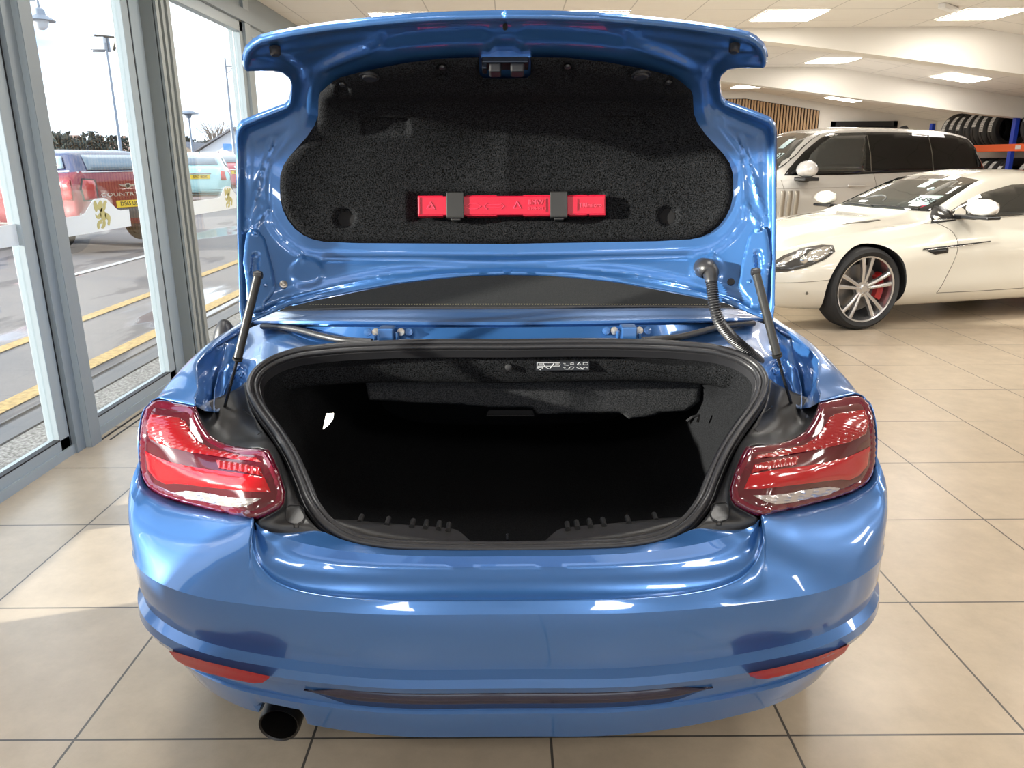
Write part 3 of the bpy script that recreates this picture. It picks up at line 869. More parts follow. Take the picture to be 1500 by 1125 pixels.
on_lid('lid_bolt', 388, 418, [(.012, -.006), (.011, .006), (.006, .007), (.005, .011), (0, .012)], BLUE, .002)
on_lid('lid_bolt', 373, 342, [(.012, -.006), (.011, .006), (.006, .007), (.005, .012), (0, .013)], BLUE, .004)
# stamped plate around the strut pick-up
plate = [(361, 342), (366, 336), (378, 338), (388, 350), (394, 372), (401, 400), (404, 422), (400, 432), (388, 446), (386, 456), (372, 458), (362, 440), (360, 410), (356, 385), (358, 360)]
for s in (0, 1):
    L = lidL if s == 0 else (lambda x, y: mir(lidL(x, y)))
    pl = sheet('strut_plate', plate, L, 3, BLUE, lid, relief=lambda x, y, d: .004+.006*ss(0, 3, d)-.009*(1-ss(4, 6, seg_dist((x, y), [(374, 378), (372, 402)], False))))
# latch
cl = lidL(743, 92)
n = lid_normal(743, 92); ex = Vector((1, 0, 0)); ey = n.cross(ex).normalized()
if ey.z < 0: ey = -ey
def frame_m(c, ex, ey, n): 
    m = Matrix((ex, ey, n)).transposed().to_4x4(); m.translation = c; return m
# latch body faces the viewer, below the blue pocket
fc = lidL(741, 92)+Vector((0, -.050, -.006))
FM = frame_m(fc, Vector((1, 0, 0)), Vector((0, math.sin(CP), math.cos(CP))), Vector((0, -math.cos(CP), math.sin(CP))))
GLB = mat('latch_black', (.012, .014, .02), .2, .3)
lm = MB().box(-.052, .050, -.004, .010, -.03, .012, mtx=FM).box(-.052, -.040, -.016, .008, -.02, .010, mtx=FM)
bevel(lm.build('latch', GLB, lid, flat=True), .003)
for x0, x1 in ((-.036, -.010), (.010, .040)):
    bevel(MB().box(x0, x1, -.024, -.004, -.02, .014, mtx=FM).build('latch_housing', BLACKP, lid, flat=True), .004)
pk = MB().box(-.054, .056, .010, .036, -.02, .004, mtx=FM)
bevel(pk.build('latch_pocket', BLUE, lid, flat=True), .003)
# notch at the centre of the lip
nn_ = lidL(740, 37)
MB().tube([nn_+Vector((0, -.004, -.002)), nn_+Vector((0, .02, -.002))], .005, 12).build('lip_hole', DARKH, lid)
# ---------------- warning triangle case, held in the lid by two straps
def lidpt(x, y, h): return lidL(x, y)+lid_normal(x, y)*h
bc = lidpt(751, 304, .030); bn = lid_normal(700, 304); bx = Vector((1, 0, 0)); by = bn.cross(bx).normalized()
if by.z < 0: by = -by
BM_ = frame_m(bc, bx, by, bn)
hw = 138*(2.08*.9603)/1127; hh = 15.0*(2.0)/1127
tri = empty('warning_triangle_case'); tri.matrix_world = Matrix.Translation(bc)
tag(tri, 'red plastic warning triangle case strapped inside the raised boot lid', 'warning triangle case')
def loc_child(mb, name, m, parent, bv=.0, **kw):
    v = [q-bc for q in mb.v]; mb.v = v; o = mb.build(name, m, parent, **kw)
    if bv: bevel(o, bv)
    return o
b = MB()
def pbox(mb, x0, x1, y0, y1, z0, z1): return mb.box(x0, x1, y0, y1, z0, z1, mtx=BM_)
pbox(b, -hw, hw, -hh*.93, hh*.93, -.018, .012)
cs = loc_child(b, 'case', RED_BOX, tri, .003, flat=True)
b = MB()
for x0, x1 in ((-hw, -hw+.066), (-hw+.072+.026+.028, -hw+.072+.026+.028+.08), (.03, .104), (hw-.094, hw-.048), (hw-.042, hw)):
    b = MB(); pbox(b, x0, x1, -hh, hh, -.016, .010); loc_child(b, 'case_rib', RED_BOX, tri, .0015, flat=True)
for x0, x1, k_ in ((.086, .089, .65), (hw-.076, hw-.074, .55), (hw-.006, hw-.004, .55), (-hw+.004, -hw+.006, .8)):
    b = MB(); pbox(b, x0, x1, -hh*k_, hh*k_, .0, .0140); loc_child(b, 'case_ridge', RED_BOX, tri, 0, flat=True)
RED_T = mat('red_plastic_emboss', (.86, .06, .12), .3)
def bt(s, x, y, size, sx=1.0):
    o = text('embossed_lettering', s, size, Vector((0, 0, 0)), bx, by, RED_T, tri, .0009, sx=sx)
    o.location = BM_ @ Vector((x, y, .0125))-bc
    return o
bt('BMW', .062, .007, .017); bt('8 206 602', .062, -.008, .010); bt('TRImicro', hw-.040, -.001, .016, .98)
b = MB()
def tri_ring(cx, cy, r, t=.0012):
    pts = [(cx+r*math.cos(a), cy+r*math.sin(a)) for a in (math.pi/2, math.pi*7/6, math.pi*11/6)]
    for i in range(3):
        p, q_ = pts[i], pts[(i+1) % 3]
        b.tube([BM_ @ Vector((p[0], p[1], .0125)), BM_ @ Vector((q_[0], q_[1], .0125))], t, 6)
tri_ring(-hw+.034, -.002, .012); tri_ring(.014, -.002, .011); tri_ring(-hw+.034, -.002, .007, .0008)
for pts in ([(-.10, 0), (-.088, .007), (-.07, .006), (-.06, 0), (-.07, -.006), (-.088, -.007), (-.10, 0)], [(-.052, .0), (-.044, .008), (-.044, .004), (-.008, .004), (-.008, .008), (0, 0), (-.008, -.008), (-.008, -.004), (-.044, -.004), (-.044, -.008), (-.052, 0)]):
    b.tube([BM_ @ Vector((p[0]-.02, p[1]-.002, .0125)) for p in pts], .0008, 6)
loc_child(b, 'embossed_symbols', RED_T, tri)
for x0 in (-.158+.0, .106):
    cx = {-.158: -.1365, .106: .1275}[x0]
    b = MB(); w = .0235
    cx = (667-751)*2.0/1127*.985 if x0 < 0 else (821-751)*2.0/1127*.985
    w = .0225
    pbox(b, cx-w, cx+w, -hh-.004, hh+.006, .0135, .0175)
    pbox(b, cx-w, cx+w, -hh-.006, -hh-.003, -.02, .0175); pbox(b, cx-w, cx+w, hh+.004, hh+.007, -.02, .0175)
    pbox(b, cx-w*.5, cx+w*.6, -hh-.011, -hh-.006, -.02, .012)
    o = b.build('strap', SATIN, lid, flat=True); bevel(o, .0015)

# ---------------- gas struts
def strut(p_top, p_mid, p_bot, side):
    f = (lambda p: p) if side == 0 else mir
    a, m_, b_ = f(p_top), f(p_mid), f(p_bot)
    o = own(MB().tube([a, a.lerp(m_, .5), m_], .0105, 16).tube([m_, m_.lerp(b_, .03)], .0125, 16).build('gas_strut', SATIN, sharp=40))
    MB().tube([m_, b_], .0040, 10).build('piston_rod', mat_rod, o)
    MB().lathe([(0, -.012), (.009, -.010), (.012, 0), (.009, .010), (0, .012)], a, (1, 0, 0), 16).tube([b_+Vector((0, 0, .016)), b_+Vector((0, 0, -.01))], .010, 12).build('ball_joint', RUBBER, o)
    return o
mat_rod = mat('rod_black', (.05, .05, .055), .2, .7)
strut(P(378, 403, 1.90), P(348.5, 524, 1.85), P(327, 604, 1.90), 0)
strut(P(378, 403, 1.90), P(348.5, 524, 1.85), P(327, 604, 1.90), 1)

# ---------------- gutter around the boot opening (blue) and the black side trims
GUT = [(287, 595), (285, 585), (284, 562), (283, 541), (296, 525), (310, 512), (330, 499), (350, 488), (372, 478), (384, 474), (420, 480), (450, 487), (485, 493), (520, 498.5), (560, 500), (560, 504), (520, 505), (470, 509), (430, 514), (405, 521), (385, 532), (370, 546), (361, 562), (358, 578), (358, 600), (335, 606), (300, 602)]
gutD = tps([(287, 595, 1.735), (284, 562, 1.848), (283, 541, 1.928), (310, 512, 2.092), (350, 488, 2.332), (372, 478, 2.36), (384, 474, 2.34), (450, 487, 2.20), (520, 498, 2.08), (560, 500, 2.04),
            (430, 514, 1.99), (385, 532, 1.95), (361, 562, 1.90), (358, 600, 1.86),
            (300, 560, 1.955), (300, 590, 1.86), (315, 540, 2.07), (330, 520, 2.16), (350, 505, 2.20), (320, 580, 2.00), (335, 560, 2.05), (340, 595, 1.96), (350, 540, 2.06), (370, 520, 2.10), (400, 500, 2.14), (312, 600, 1.88)])
def gutL(x, y): return P(x, y, gutD(x, y))
for s in (0, 1): own(sheet('gutter_panel', GUT, gutL if s == 0 else (lambda x, y: mir(gutL(x, y))), 4, BLUE, sharp=50, relief=lambda x, y, d: line_bump(x, y, [(326, 503), (318, 530), (308, 556), (306, 580)], 5, .006)+line_bump(x, y, [(352, 492), (350, 520), (344, 545)], 5, .005)))
# strut bracket down in the gutter
brk = [(318, 548), (326, 540), (342, 528), (350, 524), (352, 532), (344, 545), (338, 562), (330, 575), (322, 590), (318, 606), (311, 606), (311, 575)]
for s in (0, 1):
    L = (lambda x, y: P(x, y, gutD(x, y)-.02)) if s == 0 else (lambda x, y: mir(P(x, y, gutD(x, y)-.02)))
    own(solid(sheet('strut_bracket', brk, L, 3, BLUE, relief=lambda x, y, d: .008*(1-ss(0, 4, d))), .003))
    for (x, y) in ((346, 538), (340, 552), (352, 548)):
        c = L(x, y)
        own(MB().lathe([(.010, -.01), (.009, .008), (.005, .009), (.005, .013), (0, .014)], c, (0, -1, .3), 16).build('bracket_bolt', BLUE, sharp=35))
# side trims: lamp edge -> dip -> seal
tA = [(285, 597, 1.745), (293, 615, 1.71), (303, 634, 1.685), (320, 648, 1.66), (345, 656, 1.635), (393, 661, 1.565), (412, 700, 1.52), (418, 722, 1.50), (412, 744, 1.475), (392, 756, 1.46), (377, 765, 1.455), (384, 779, 1.455), (400, 782, 1.455)]
tB = [(359, 560, 1.895), (362, 585, 1.86), (368, 603, 1.825), (378, 620, 1.79), (388, 634, 1.755), (404, 655, 1.70), (420, 690, 1.62), (432, 720, 1.56), (441, 742, 1.51), (450, 757, 1.485), (458, 767, 1.47), (468, 777, 1.46), (474, 781, 1.458)]
tM1 = [(300, 590, 1.90), (310, 612, 1.84), (322, 628, 1.80), (338, 640, 1.76), (362, 648, 1.70), (398, 660, 1.60), (414, 698, 1.555), (420, 722, 1.525), (420, 745, 1.495), (408, 758, 1.475), (400, 768, 1.462), (404, 781, 1.457), (420, 782, 1.457)]
tM2 = [(342, 572, 1.945), (348, 592, 1.90), (352, 610, 1.86), (358, 625, 1.81), (374, 640, 1.75), (401, 658, 1.64), (417, 694, 1.58), (426, 720, 1.54), (430, 744, 1.502), (428, 758, 1.482), (428, 768, 1.466), (436, 779, 1.46), (446, 782, 1.457)]
tr = loft([pr(tA), pr(tM1), pr(tM2), pr(tB)], 6, 5)
TRIM = mat('trim_plastic', (.024, .024, .025), .36, bump=.15, bscale=500)
for s in (0, 1):
    L = tr if s == 0 else [[mir(p) for p in r] for r in tr]
    t_ = own(solid(MB().grid(L).build('side_trim', TRIM, sharp=45), .003, -1))
    # little cover with its tab, pressed into the trim
    def tl(x, y):
        u = tps_trim(x, y); q_ = P(x, y, u); return q_ if s == 0 else mir(q_)
    if s == 0:
        tps_trim = tps([q2 for q2 in tA+tM1+tM2+tB])
    ro = [(420, 743), (425, 740), (440, 740), (445, 744), (447, 757), (444, 763), (438, 766), (437, 773), (431, 773), (431, 767), (423, 765), (419, 760)]
    pts3 = [tl(a, b_)+Vector((0, -.0025, .001)) for a, b_ in ro]
    MB().tube(pts3+[pts3[0]], .0012, 6).build('cover_seam', GASKET, t_)
    ro = [(360, 604), (374, 614), (376, 628), (384, 634), (378, 638)]
    pts3 = [tl(a, b_)+Vector((0, -.003, .003)) for a, b_ in ro]
    MB().tube(pts3, .0012, 6).build('cover_seam', GASKET, t_)

# ---------------- rubber seal round the boot opening
SEAL = [(743, 805, 1.452), (640, 804, 1.452), (560, 800, 1.455), (510, 789, 1.462), (480, 771, 1.475), (456, 742, 1.51), (440, 705, 1.58), (424, 668, 1.66), (402, 632, 1.74), (381, 603, 1.80), (369, 580, 1.85), (367, 561, 1.885), (376, 544, 1.92), (396, 529, 1.95), (430, 516.5, 1.975), (480, 509.5, 1.99), (560, 504.5, 2.0), (650, 502.5, 2.005), (743, 502.5, 2.005)]
hs = [P(*q_) for q_ in SEAL]
loop = hs+[mir(p) for p in hs[-2:0:-1]]
loop = catmull(loop, 10, True)
cen = sum(loop, Vector())/len(loop)
def tube_closed(pts, r, seg, flat=(1, 1)):
    mb = MB(); n_ = len(pts); vs_ = []
    for i, p in enumerate(pts):
        t = (pts[(i+1) % n_]-pts[i-1]).normalized(); o_ = (p-cen); o_ = (o_-t*o_.dot(t)).normalized(); b_ = t.cross(o_)
        for j in range(seg):
            a = 2*math.pi*j/seg; vs_.append(p+o_*math.cos(a)*r*flat[0]+b_*math.sin(a)*r*flat[1])
    f = [(i*seg+j, i*seg+(j+1) % seg, ((i+1) % n_)*seg+(j+1) % seg, ((i+1) % n_)*seg+j) for i in range(n_) for j in range(seg)]
    return mb.add(vs_, f)
def shift(d_in, d_cam):
    out = []
    n_ = len(loop)
    for i, p in enumerate(loop):
        t = (loop[(i+1) % n_]-loop[i-1]).normalized(); o_ = cen-p; o_ = (o_-t*o_.dot(t)).normalized(); b_ = t.cross(o_)
        if b_.dot(Vector((0, -1, .3))) < 0: b_ = -b_
        out.append(p+o_*d_in+b_*d_cam)
    return out
sb = tube_closed(shift(0, .004), .0085, 12); sb2 = tube_closed(shift(.013, -.002), .0075, 12)
sb.add(sb2.v, sb2.f)
fl_ = [shift(-.013, -.012), shift(-.010, -.004), shift(.004, -.004), shift(.022, -.008), shift(.024, -.03)]
sb.grid([list(r) for r in fl_], closed=True)
own(sb.build('boot_seal', RUBBER, sharp=60))

# ---------------- inside of the boot
inn = shift(.020, -.02); N = len(inn)
def ring(cx, cz, hwid, ztop_, zbot, y, k, pw=4.0):
    out = []
    for i, p in enumerate(inn):
        a = math.atan2(p.z-.76, XC-p.x); c_, s_ = math.cos(a), math.sin(a)
        q_ = (abs(c_)**pw+abs(s_)**pw)**(-1/pw)
        z_ = s_*q_; zz = cz+z_*(ztop_-cz if z_ > 0 else cz-zbot)
        tgt = Vector((XC-c_*q_*hwid, y if not callable(y) else y(p), zz)); out.append(p.lerp(tgt, k))
    return out
rg = [inn, ring(0, .70, .60, .90, .50, lambda p: p.y+.06, .55), ring(0, .68, .585, .885, .42, lambda p: max(p.y, 1.6)+.12, .9), ring(0, .66, .56, .875, .40, 2.15, 1), ring(0, .64, .53, .86, .40, 2.45, 1), ring(0, .62, .50, .84, .42, 2.80, 1)]
tub = MB().grid([list(r) for r in rg], closed=True)
nb = len(rg[-1]); cb = sum(rg[-1], Vector())/nb
tub.add(rg[-1]+[cb], [(i, (i+1) % nb, nb) for i in range(nb)])
BOOTC = mat('boot_carpet', (.011, .0115, .013), .95, spec=.08, bump=.5, speckle=.6, sscale=380)
own(tub.build('boot_lining', BOOTC, sharp=40))
# carpeted strip under the front edge
up_ = [(560, 518, 2.012), (500, 519, 2.0), (450, 522, 1.985), (415, 529, 1.965), (392, 541, 1.94), (384, 556, 1.915), (383, 570, 1.89)]
strip = []
upc = [(743, 515, 2.02), (650, 515.5, 2.02), (560, 517, 2.015), (490, 521, 2.0), (440, 528, 1.98), (405, 540, 1.955), (388, 556, 1.93)]
dnc = [(743, 560, 2.045), (650, 559, 2.045), (560, 559, 2.04), (490, 562, 2.03), (440, 568, 2.01), (408, 578, 1.985), (392, 590, 1.955)]
s_rows = loft([pr(upc), [a.lerp(b_, .5)+Vector((0, -.008, 0)) for a, b_ in zip(pr(upc), pr(dnc))], pr(dnc), [p+Vector((0, .05, .0)) for p in pr(dnc)]], 8, 5)
cu_ = own(solid(MB().grid(both(s_rows)).build('carpet_strip', CARPET, sharp=60), .004, 0))
for x, y in ((745, 538), (997, 543)):
    c = P(x, y, 2.018); MB().lathe([(.010, 0), (.009, .005), (.004, .007), (0, .007)], c, (0, -1, .1), 18).build('clip', BLACKP, cu_)
# warning label with white symbols
lb = P(824, 536, 2.012)
LM = frame_m(lb, Vector((1, 0, 0)), Vector((0, .1, 1)).normalized(), Vector((0, -1, .1)).normalized())
lbl = MB().box(-.072, .072, -.012, .012, -.004, .001, mtx=LM).build('instruction_label', mat('label_black', (.004, .004, .005), .3), cu_, flat=True)
LW = mat('label_print', (.55, .56, .58), .5)
b = MB()
def ln(pts, r=.0008): b.tube([LM @ Vector((x, y, .0016)) for x, y in pts], r, 5)
ln([(-.068, .009), (-.008, .009), (-.006, .004), (-.008, .000), (-.068, .000), (-.068, .009)])
ln([(-.052, .008), (-.048, -.001), (-.040, -.006), (-.034, -.008)], .0011); ln([(-.024, .007), (-.029, -.001), (-.034, -.006)], .0011)
ln([(-.069, -.004), (-.052, -.004), (-.060, -.010), (-.069, -.004)]); ln([(-.064, .006), (-.054, .006)]); ln([(-.064, .003), (-.054, .003)]); ln([(-.020, .006), (-.010, .006)]); ln([(-.020, .003), (-.010, .003)])
for x0, y0 in ((.002, .007), (.002, -.004)): ln([(x0, y0), (x0+.006, y0), (x0+.002, y0-.004), (x0+.014, y0-.005)])
ln([(.022, .004), (.030, .004), (.030, .008), (.022, .008), (.022, .004)]); ln([(.016, -.008), (.022, -.002), (.032, -.003), (.026, -.009), (.016, -.008)])
ln([(.040, .003), (.045, .009), (.050, .003), (.040, .003)], .0012); ln([(.056, .003), (.068, .003), (.068, .009), (.056, .009), (.056, .003)])
ln([(.038, -.004), (.050, -.009), (.062, -.003), (.068, -.006)]); ln([(.046, -.002), (.056, -.010)])
b.build('label_symbols', LW, lbl)
# folding roof divider with its handle slot
DIV = [(535, 562), (743, 560), (900, 560), (1030, 562), (1026, 590), (1008, 604), (965, 608), (958, 612), (922, 616), (912, 608), (786, 609), (780, 600), (716, 600), (706, 597), (600, 592), (540, 588)]
divL = lambda x, y: P(x, y, 2.10+(y-560)*.0009)
dv = own(solid(sheet('roof_divider', DIV, divL, 5, CARPET2, relief=lambda x, y, d: -.006*(1-ss(0, 5, d))), .012, -1))
hl = MB(); hp = [P(716, 601, 2.135), P(780, 601, 2.135), P(783, 609, 2.14), P(712, 609, 2.14)]
hl.add(hp, [(0, 1, 2, 3)]).build('handle_slot', DARKH, dv)
MB().tube([P(713, 609, 2.128), P(782, 609, 2.128)], .0015, 6).build('handle_lip', BLACKP, dv)
MB().tube([P(1006, 617, 2.04), P(1014, 611, 2.04), P(1024, 608, 2.05), P(1022, 618, 2.05)], .004, 8).build('hook', BLACKP, dv)
# rear ribbed sill trim
SILLT = [(743, 796, 1.50), (655, 796, 1.50), (600, 792, 1.50), (545, 786, 1.505), (505, 776, 1.515), (480, 760, 1.53)]
SILLU = [(743, 795, 1.53), (690, 793, 1.53), (668, 776, 1.56), (640, 772, 1.56), (600, 769, 1.56), (520, 762, 1.57)]
ribr = loft([pr(SILLT)[1:], pr(SILLU)[1:], [p+Vector((0, .04, -.04)) for p in pr(SILLU)][1:]], 8, 3, False)
su = catmull(pr(SILLU)[2:], 10); st_ = catmull(pr(SILLT)[2:], 10)
for f in (lambda p: p, mir):
    ribm = MB().grid([[f(p) for p in r] for r in ribr])
    for j in range(4, len(su), 5): ribm.tube([f(su[j]+Vector((0, -.012, .002))), f(su[j]+Vector((0, .02, .002)))], .006, 8)
    own(solid(ribm.build('ribbed_sill_trim', TRIM, sharp=40), .003, -1))
MB_ = MB().tube([P(743, 782, 1.505), P(743, 792, 1.505)], .003, 8); own(MB_.build('lock_striker', CHROME))
# boot lamp on the left wall
BL = mat('lit_boot_lamp', (1.0, .93, .82), .5, emit=5)
o4 = [(478, 606), (489, 605), (488, 613), (482, 622), (473, 629)]
own(sheet('boot_lamp', o4, lambda x, y: P(x, y, 2.02), 3, BL))

# ---------------- deck ahead of the opening: tonneau edge, hinge rail, soft top
deck_a = [(743, 501, 2.02), (620, 501, 2.02), (520, 500, 2.045), (450, 490, 2.15), (384, 476, 2.31)]
deck_b = [(743, 497, 2.035), (620, 497, 2.035), (520, 494, 2.07), (450, 484, 2.17), (384, 474, 2.32)]
deck_c = [(743, 480, 2.06), (620, 480, 2.06), (520, 479, 2.09), (450, 478, 2.19), (384, 473, 2.33)]
deck_d = [(743, 477, 2.13), (620, 477, 2.13), (520, 476.5, 2.14), (450, 476, 2.22), (384, 472, 2.34)]
own(solid(MB().grid(both(loft([pr(deck_a), pr(deck_b), pr(deck_c), pr(deck_d)], 6, 3, False))).build('hinge_rail', BLUE, sharp=30), .003, -1))
ton = [[(743, 478.5, 2.11), (600, 478, 2.11), (480, 476, 2.14), (410, 475, 2.20), (372, 474, 2.30)],
       [(743, 475.5, 2.10), (600, 475, 2.10), (480, 473.5, 2.13), (410, 473, 2.19), (372, 472, 2.29)],
       [(743, 466, 2.16), (600, 465.5, 2.16), (480, 465, 2.19), (410, 466, 2.25), (372, 468, 2.33)],
       [(743, 456, 2.24), (600, 456, 2.24), (480, 457, 2.27), (410, 459, 2.32), (372, 463, 2.38)],
       [(743, 453.5, 2.27), (600, 454, 2.27), (480, 455, 2.30), (410, 457, 2.35), (372, 461, 2.41)]]
own(solid(MB().grid(both(loft([pr(r) for r in ton], 7, 4))).build('tonneau_cover', BLUE, sharp=40), .004, 0))
tr_ = [[V3(x, 2.30+.35*(x/.82)**4, .955-.02*(x/.8)**2) for x in (0, .3, .6, .78)], [V3(x, 2.9, .93) for x in (0, .3, .6, .80)]]
SOFT = mat('soft_top_fabric', (.022, .023, .024), .9, spec=.15, bump=.5, bscale=700, speckle=.4, sscale=700)
soft = []
for y, z, k in ((2.285, .958, .97), (2.33, .985, .965), (2.42, 1.045, .95), (2.62, 1.18, .90), (2.9, 1.31, .84), (3.2, 1.385, .80), (3.5, 1.40, .76), (3.7, 1.385, .72)):
    soft.append([V3(0, y, z), V3(.40*k, y+.01, z), V3(.60*k, y+.03, z-.005-.05*(z-.96)), V3(.70*k, y+.08, z-.12*(z-.95)-.01), V3(.80*k, y+.16, max(.91, z-.55*(z-.95)-.02)), V3(.84, y+.2, .905)])
own(solid(MB().grid(both(loft(soft, 6, 4))).build('soft_top', SOFT, sharp=50), .006, 0))
# rubber strip and stitching at its foot
ST = catmull([P(743, 452, 2.275), P(600, 452, 2.275), P(480, 453.5, 2.31), P(415, 456, 2.36)], 10)
ST = [mir(p) for p in ST[:0:-1]]+ST
own(MB().tube(ST, .005, 8).build('soft_top_seal', RUBBER))
STM = mat('stitching_thread', (.30, .26, .14), .8)
b = MB(); SS_ = [P(x, 444.5+.5*abs(x-743)/300, 2.292+.03*(abs(x-743)/300)**2) for x in range(455, 1035, 2)]
for i in range(0, len(SS_)-1, 2): b.tube([SS_[i]+Vector((0, -.012, .0)), SS_[i+1]+Vector((0, -.012, 0))], .0011, 5)
own(b.build('stitching', STM))
RW = mat('rear_window_glass', (.012, .013, .014), .06, coat=1)
rwp = [(560, 424), (640, 414), (743, 408), (846, 414), (930, 424), (1000, 438), (900, 430), (743, 428), (600, 430)]
# windscreen and cabin ahead of the roof
wsr = [[V3(0, 3.72, 1.385), V3(.4, 3.72, 1.38), V3(.60, 3.76, 1.33)], [V3(0, 4.12, 1.16), V3(.42, 4.15, 1.15), V3(.68, 4.2, 1.10)], [V3(0, 4.5, .95), V3(.45, 4.52, .94), V3(.75, 4.55, .91)]]
own(MB().grid(both(loft(wsr, 5, 4))).build('windscreen', RW, sharp=60))
sgl = [[V3(.62, 3.75, 1.33), V3(.72, 3.0, 1.28), V3(.80, 2.75, 1.05)], [V3(.78, 4.4, .93), V3(.83, 3.2, .90), V3(.83, 2.8, .90)]]
for s in (0, 1):
    L = loft(sgl, 4, 4)
    own(MB().grid(L if s == 0 else [[mir(p) for p in r] for r in L]).build('side_window', RW, sharp=60))
# black drain hose / cable along the gutter
for s in (0, 1):
    f = (lambda p: p) if s == 0 else mir
    pts = [f(p) for p in catmull([P(384, 478, 2.25), P(410, 479, 2.20), P(440, 484, 2.14), P(470, 492, 2.08), P(500, 498, 2.035), (P(545, 500.5, 2.012))], 12)]
    own(MB().tube(pts, [.0085+(.0008 if i % 2 else 0) for i in range(len(pts))], 10).build('gutter_rubber', RUBBER, sharp=70))
# hinge brackets on the rail
for s in (0, 1):
    f = (lambda p: p) if s == 0 else mir
    c = P(566, 489, 2.035)
    bx0 = XC-(c.x) if True else 0
    b = MB().box(-.020, .022, -.020, .03, -.024, .018)
    b.v = [f(q_+c) for q_ in b.v]
    o = own(bevel(b.build('lid_hinge', BLUE, flat=True), .004))
    for dx in (-.052, -.030, .038, .060):
        bb = MB().lathe([(.011, .0), (.010, .006), (.005, .007), (.005, .011), (0, .012)], f(c+Vector((dx, .012, .002))), (0, -1, .25), 16)
        bb.build('hinge_bolt', STEEL if dx in (-.030, .038) else BLUE, o, sharp=35)
    bb = MB().tube([f(c+Vector((-.030, -.012, -.022))), f(c+Vector((.03, -.012, -.022)))], .004, 8).tube([f(c+Vector((-.028, -.012, -.03))), f(c+Vector((-.028, -.012, .0)))], .005, 8).tube([f(c+Vector((.03, -.012, -.03))), f(c+Vector((.03, -.012, .006)))], .005, 8)
    bb.build('hinge_pin', BLUE, o)
# corrugated cable conduit on the right
cp = catmull([P(1041, 402, 1.985), P(1043, 420, 1.965), P(1046, 445, 1.945), P(1052, 468, 1.94), (P(1066, 488, 1.95)), P(1085, 506, 1.965), P(1100, 519, 1.975), P(1112, 530, 2.0)], 40)
cp = resample(cp, 260)
cd = own(MB().tube(cp, [.0135+.0022*math.sin(i*1.25) for i in range(len(cp))], 14).build('cable_conduit', RUBBER, sharp=80))
bt_ = catmull([P(1030, 392, 2.03), P(1032, 393, 2.0), P(1036, 394, 1.985), P(1040, 398, 1.978), P(1041.5, 406, 1.972), P(1042, 413, 1.968)], 6)
MB().tube(bt_, [.026+(.016-.026)*ss(.35, 1, i/(len(bt_)-1)) for i in range(len(bt_))], 18).build('conduit_boot', RUBBER, cd, sharp=80)
# black rubber cone on the left shoulder
c = P(330, 490, 2.42)
own(MB().lathe([(.042, -.03), (.036, .0), (.027, .024), (.017, .042), (.010, .048), (0, .050)], c, (0, .05, 1), 24).build('rubber_cone', RUBBER, sharp=60))

# ---------------- bumper details
fullpts = full
bv = []; bf = []
for r in full: bv += r
mcol = len(full[0])
bf = [(i*mcol+j, i*mcol+j+1, (i+1)*mcol+j+1, (i+1)*mcol+j) for i in range(len(full)-1) for j in range(mcol-1)]
BUMP = BVHTree.FromPolygons(bv, bf)
def hitb(x, y, off=0):
    o_ = Vector((0, 0, CH)); d = ray(x, y).normalized()
    h = BUMP.ray_cast(o_, d)
    if h[0] is None: return None
    n_ = h[1]; n_ = n_ if n_.dot(d) < 0 else -n_
    return h[0]+n_*off, n_
def bump_sheet(name, o, m, off, step=4, rel=None, thick=0):
    ok = []
    for (a, b_) in fill(o, 7)[0]:
        h = hitb(a, b_)
        if h and abs(h[1].x) < .93: ok.append((a, b_, h[0].y))
    A_ = np.array(ok); q2 = lambda x, y: np.stack([np.ones_like(x), x, y, x*x, x*y, y*y], -1)
    u_, w_ = (A_[:, 0]-A_[:, 0].mean())/80, (A_[:, 1]-975)/30
    cf, *_ = np.linalg.lstsq(q2(u_, w_), A_[:, 2], rcond=None); lift_ = float((q2(u_, w_) @ cf-A_[:, 2]).max())+.001; mx_ = A_[:, 0].mean()
    def L(x, y):
        return P(x, y, float(q2(np.array((x-mx_)/80), np.array((y-975)/30)) @ cf)-lift_)
    return own(sheet(name, o, L, step, m, relief=lambda x, y, d: off+(rel(d) if rel else 0)))
REFL = mat('red_reflector', (.36, .003, .013), .35, spec=.15)
rf = [(248, 951), (262, 954.5), (300, 966), (350, 978), (396, 988.5), (394, 992), (385, 998), (372, 999), (340, 993), (300, 983), (272, 973), (258, 964)]
rfr = [(1244, 941), (1230, 947.5), (1190, 962), (1140, 975), (1096, 984), (1098, 988), (1110, 992.5), (1122, 993), (1150, 987), (1190, 976), (1222, 964), (1236, 954)]
def ring_seam(name, o, m, r, parent=car, closed=True, sm=3):
    pts = []
    for x, y in [(p.x, p.y) for p in catmull([(a, b_, 0) for a, b_ in o], sm, closed)]:
        h = hitb(x, y)
        if h: pts.append(h[0]+h[1]*.0002)
    if closed: pts.append(pts[0])
    t = MB().tube(pts, r, 6, cap=False).build(name, m, sharp=80)
    if parent is car: own(t)
    else: t.parent = parent
    return t
SEAM = mat('panel_gap', (.004, .01, .03), .6)
for o in (rf, rfr):
    R_ = bump_sheet('reflector', o, REFL, .003, 3, lambda d: .002*ss(0, 2, d))
    ring_seam('reflector_surround', o, SEAM, .0018, parent=R_, sm=2).location = (0, 0, 0)
for x, y in ((275, 891), (547, 927), (941, 923), (1215, 883)):
    h, n_ = hitb(x, y)
    so = own(MB().lathe([(0, .0006), (.0118, .0006), (.0125, .0)], h, n_, 32).build('parking_sensor', BLUE, sharp=60))
    a_ = n_.orthogonal().normalized(); b_ = n_.cross(a_)
    cp_ = [h+n_*.0005+(a_*math.cos(t*math.pi/16)+b_*math.sin(t*math.pi/16))*.0132 for t in range(33)]
    MB().tube(cp_, .0011, 6, cap=False).build('sensor_gap', SEAM, so, sharp=80)
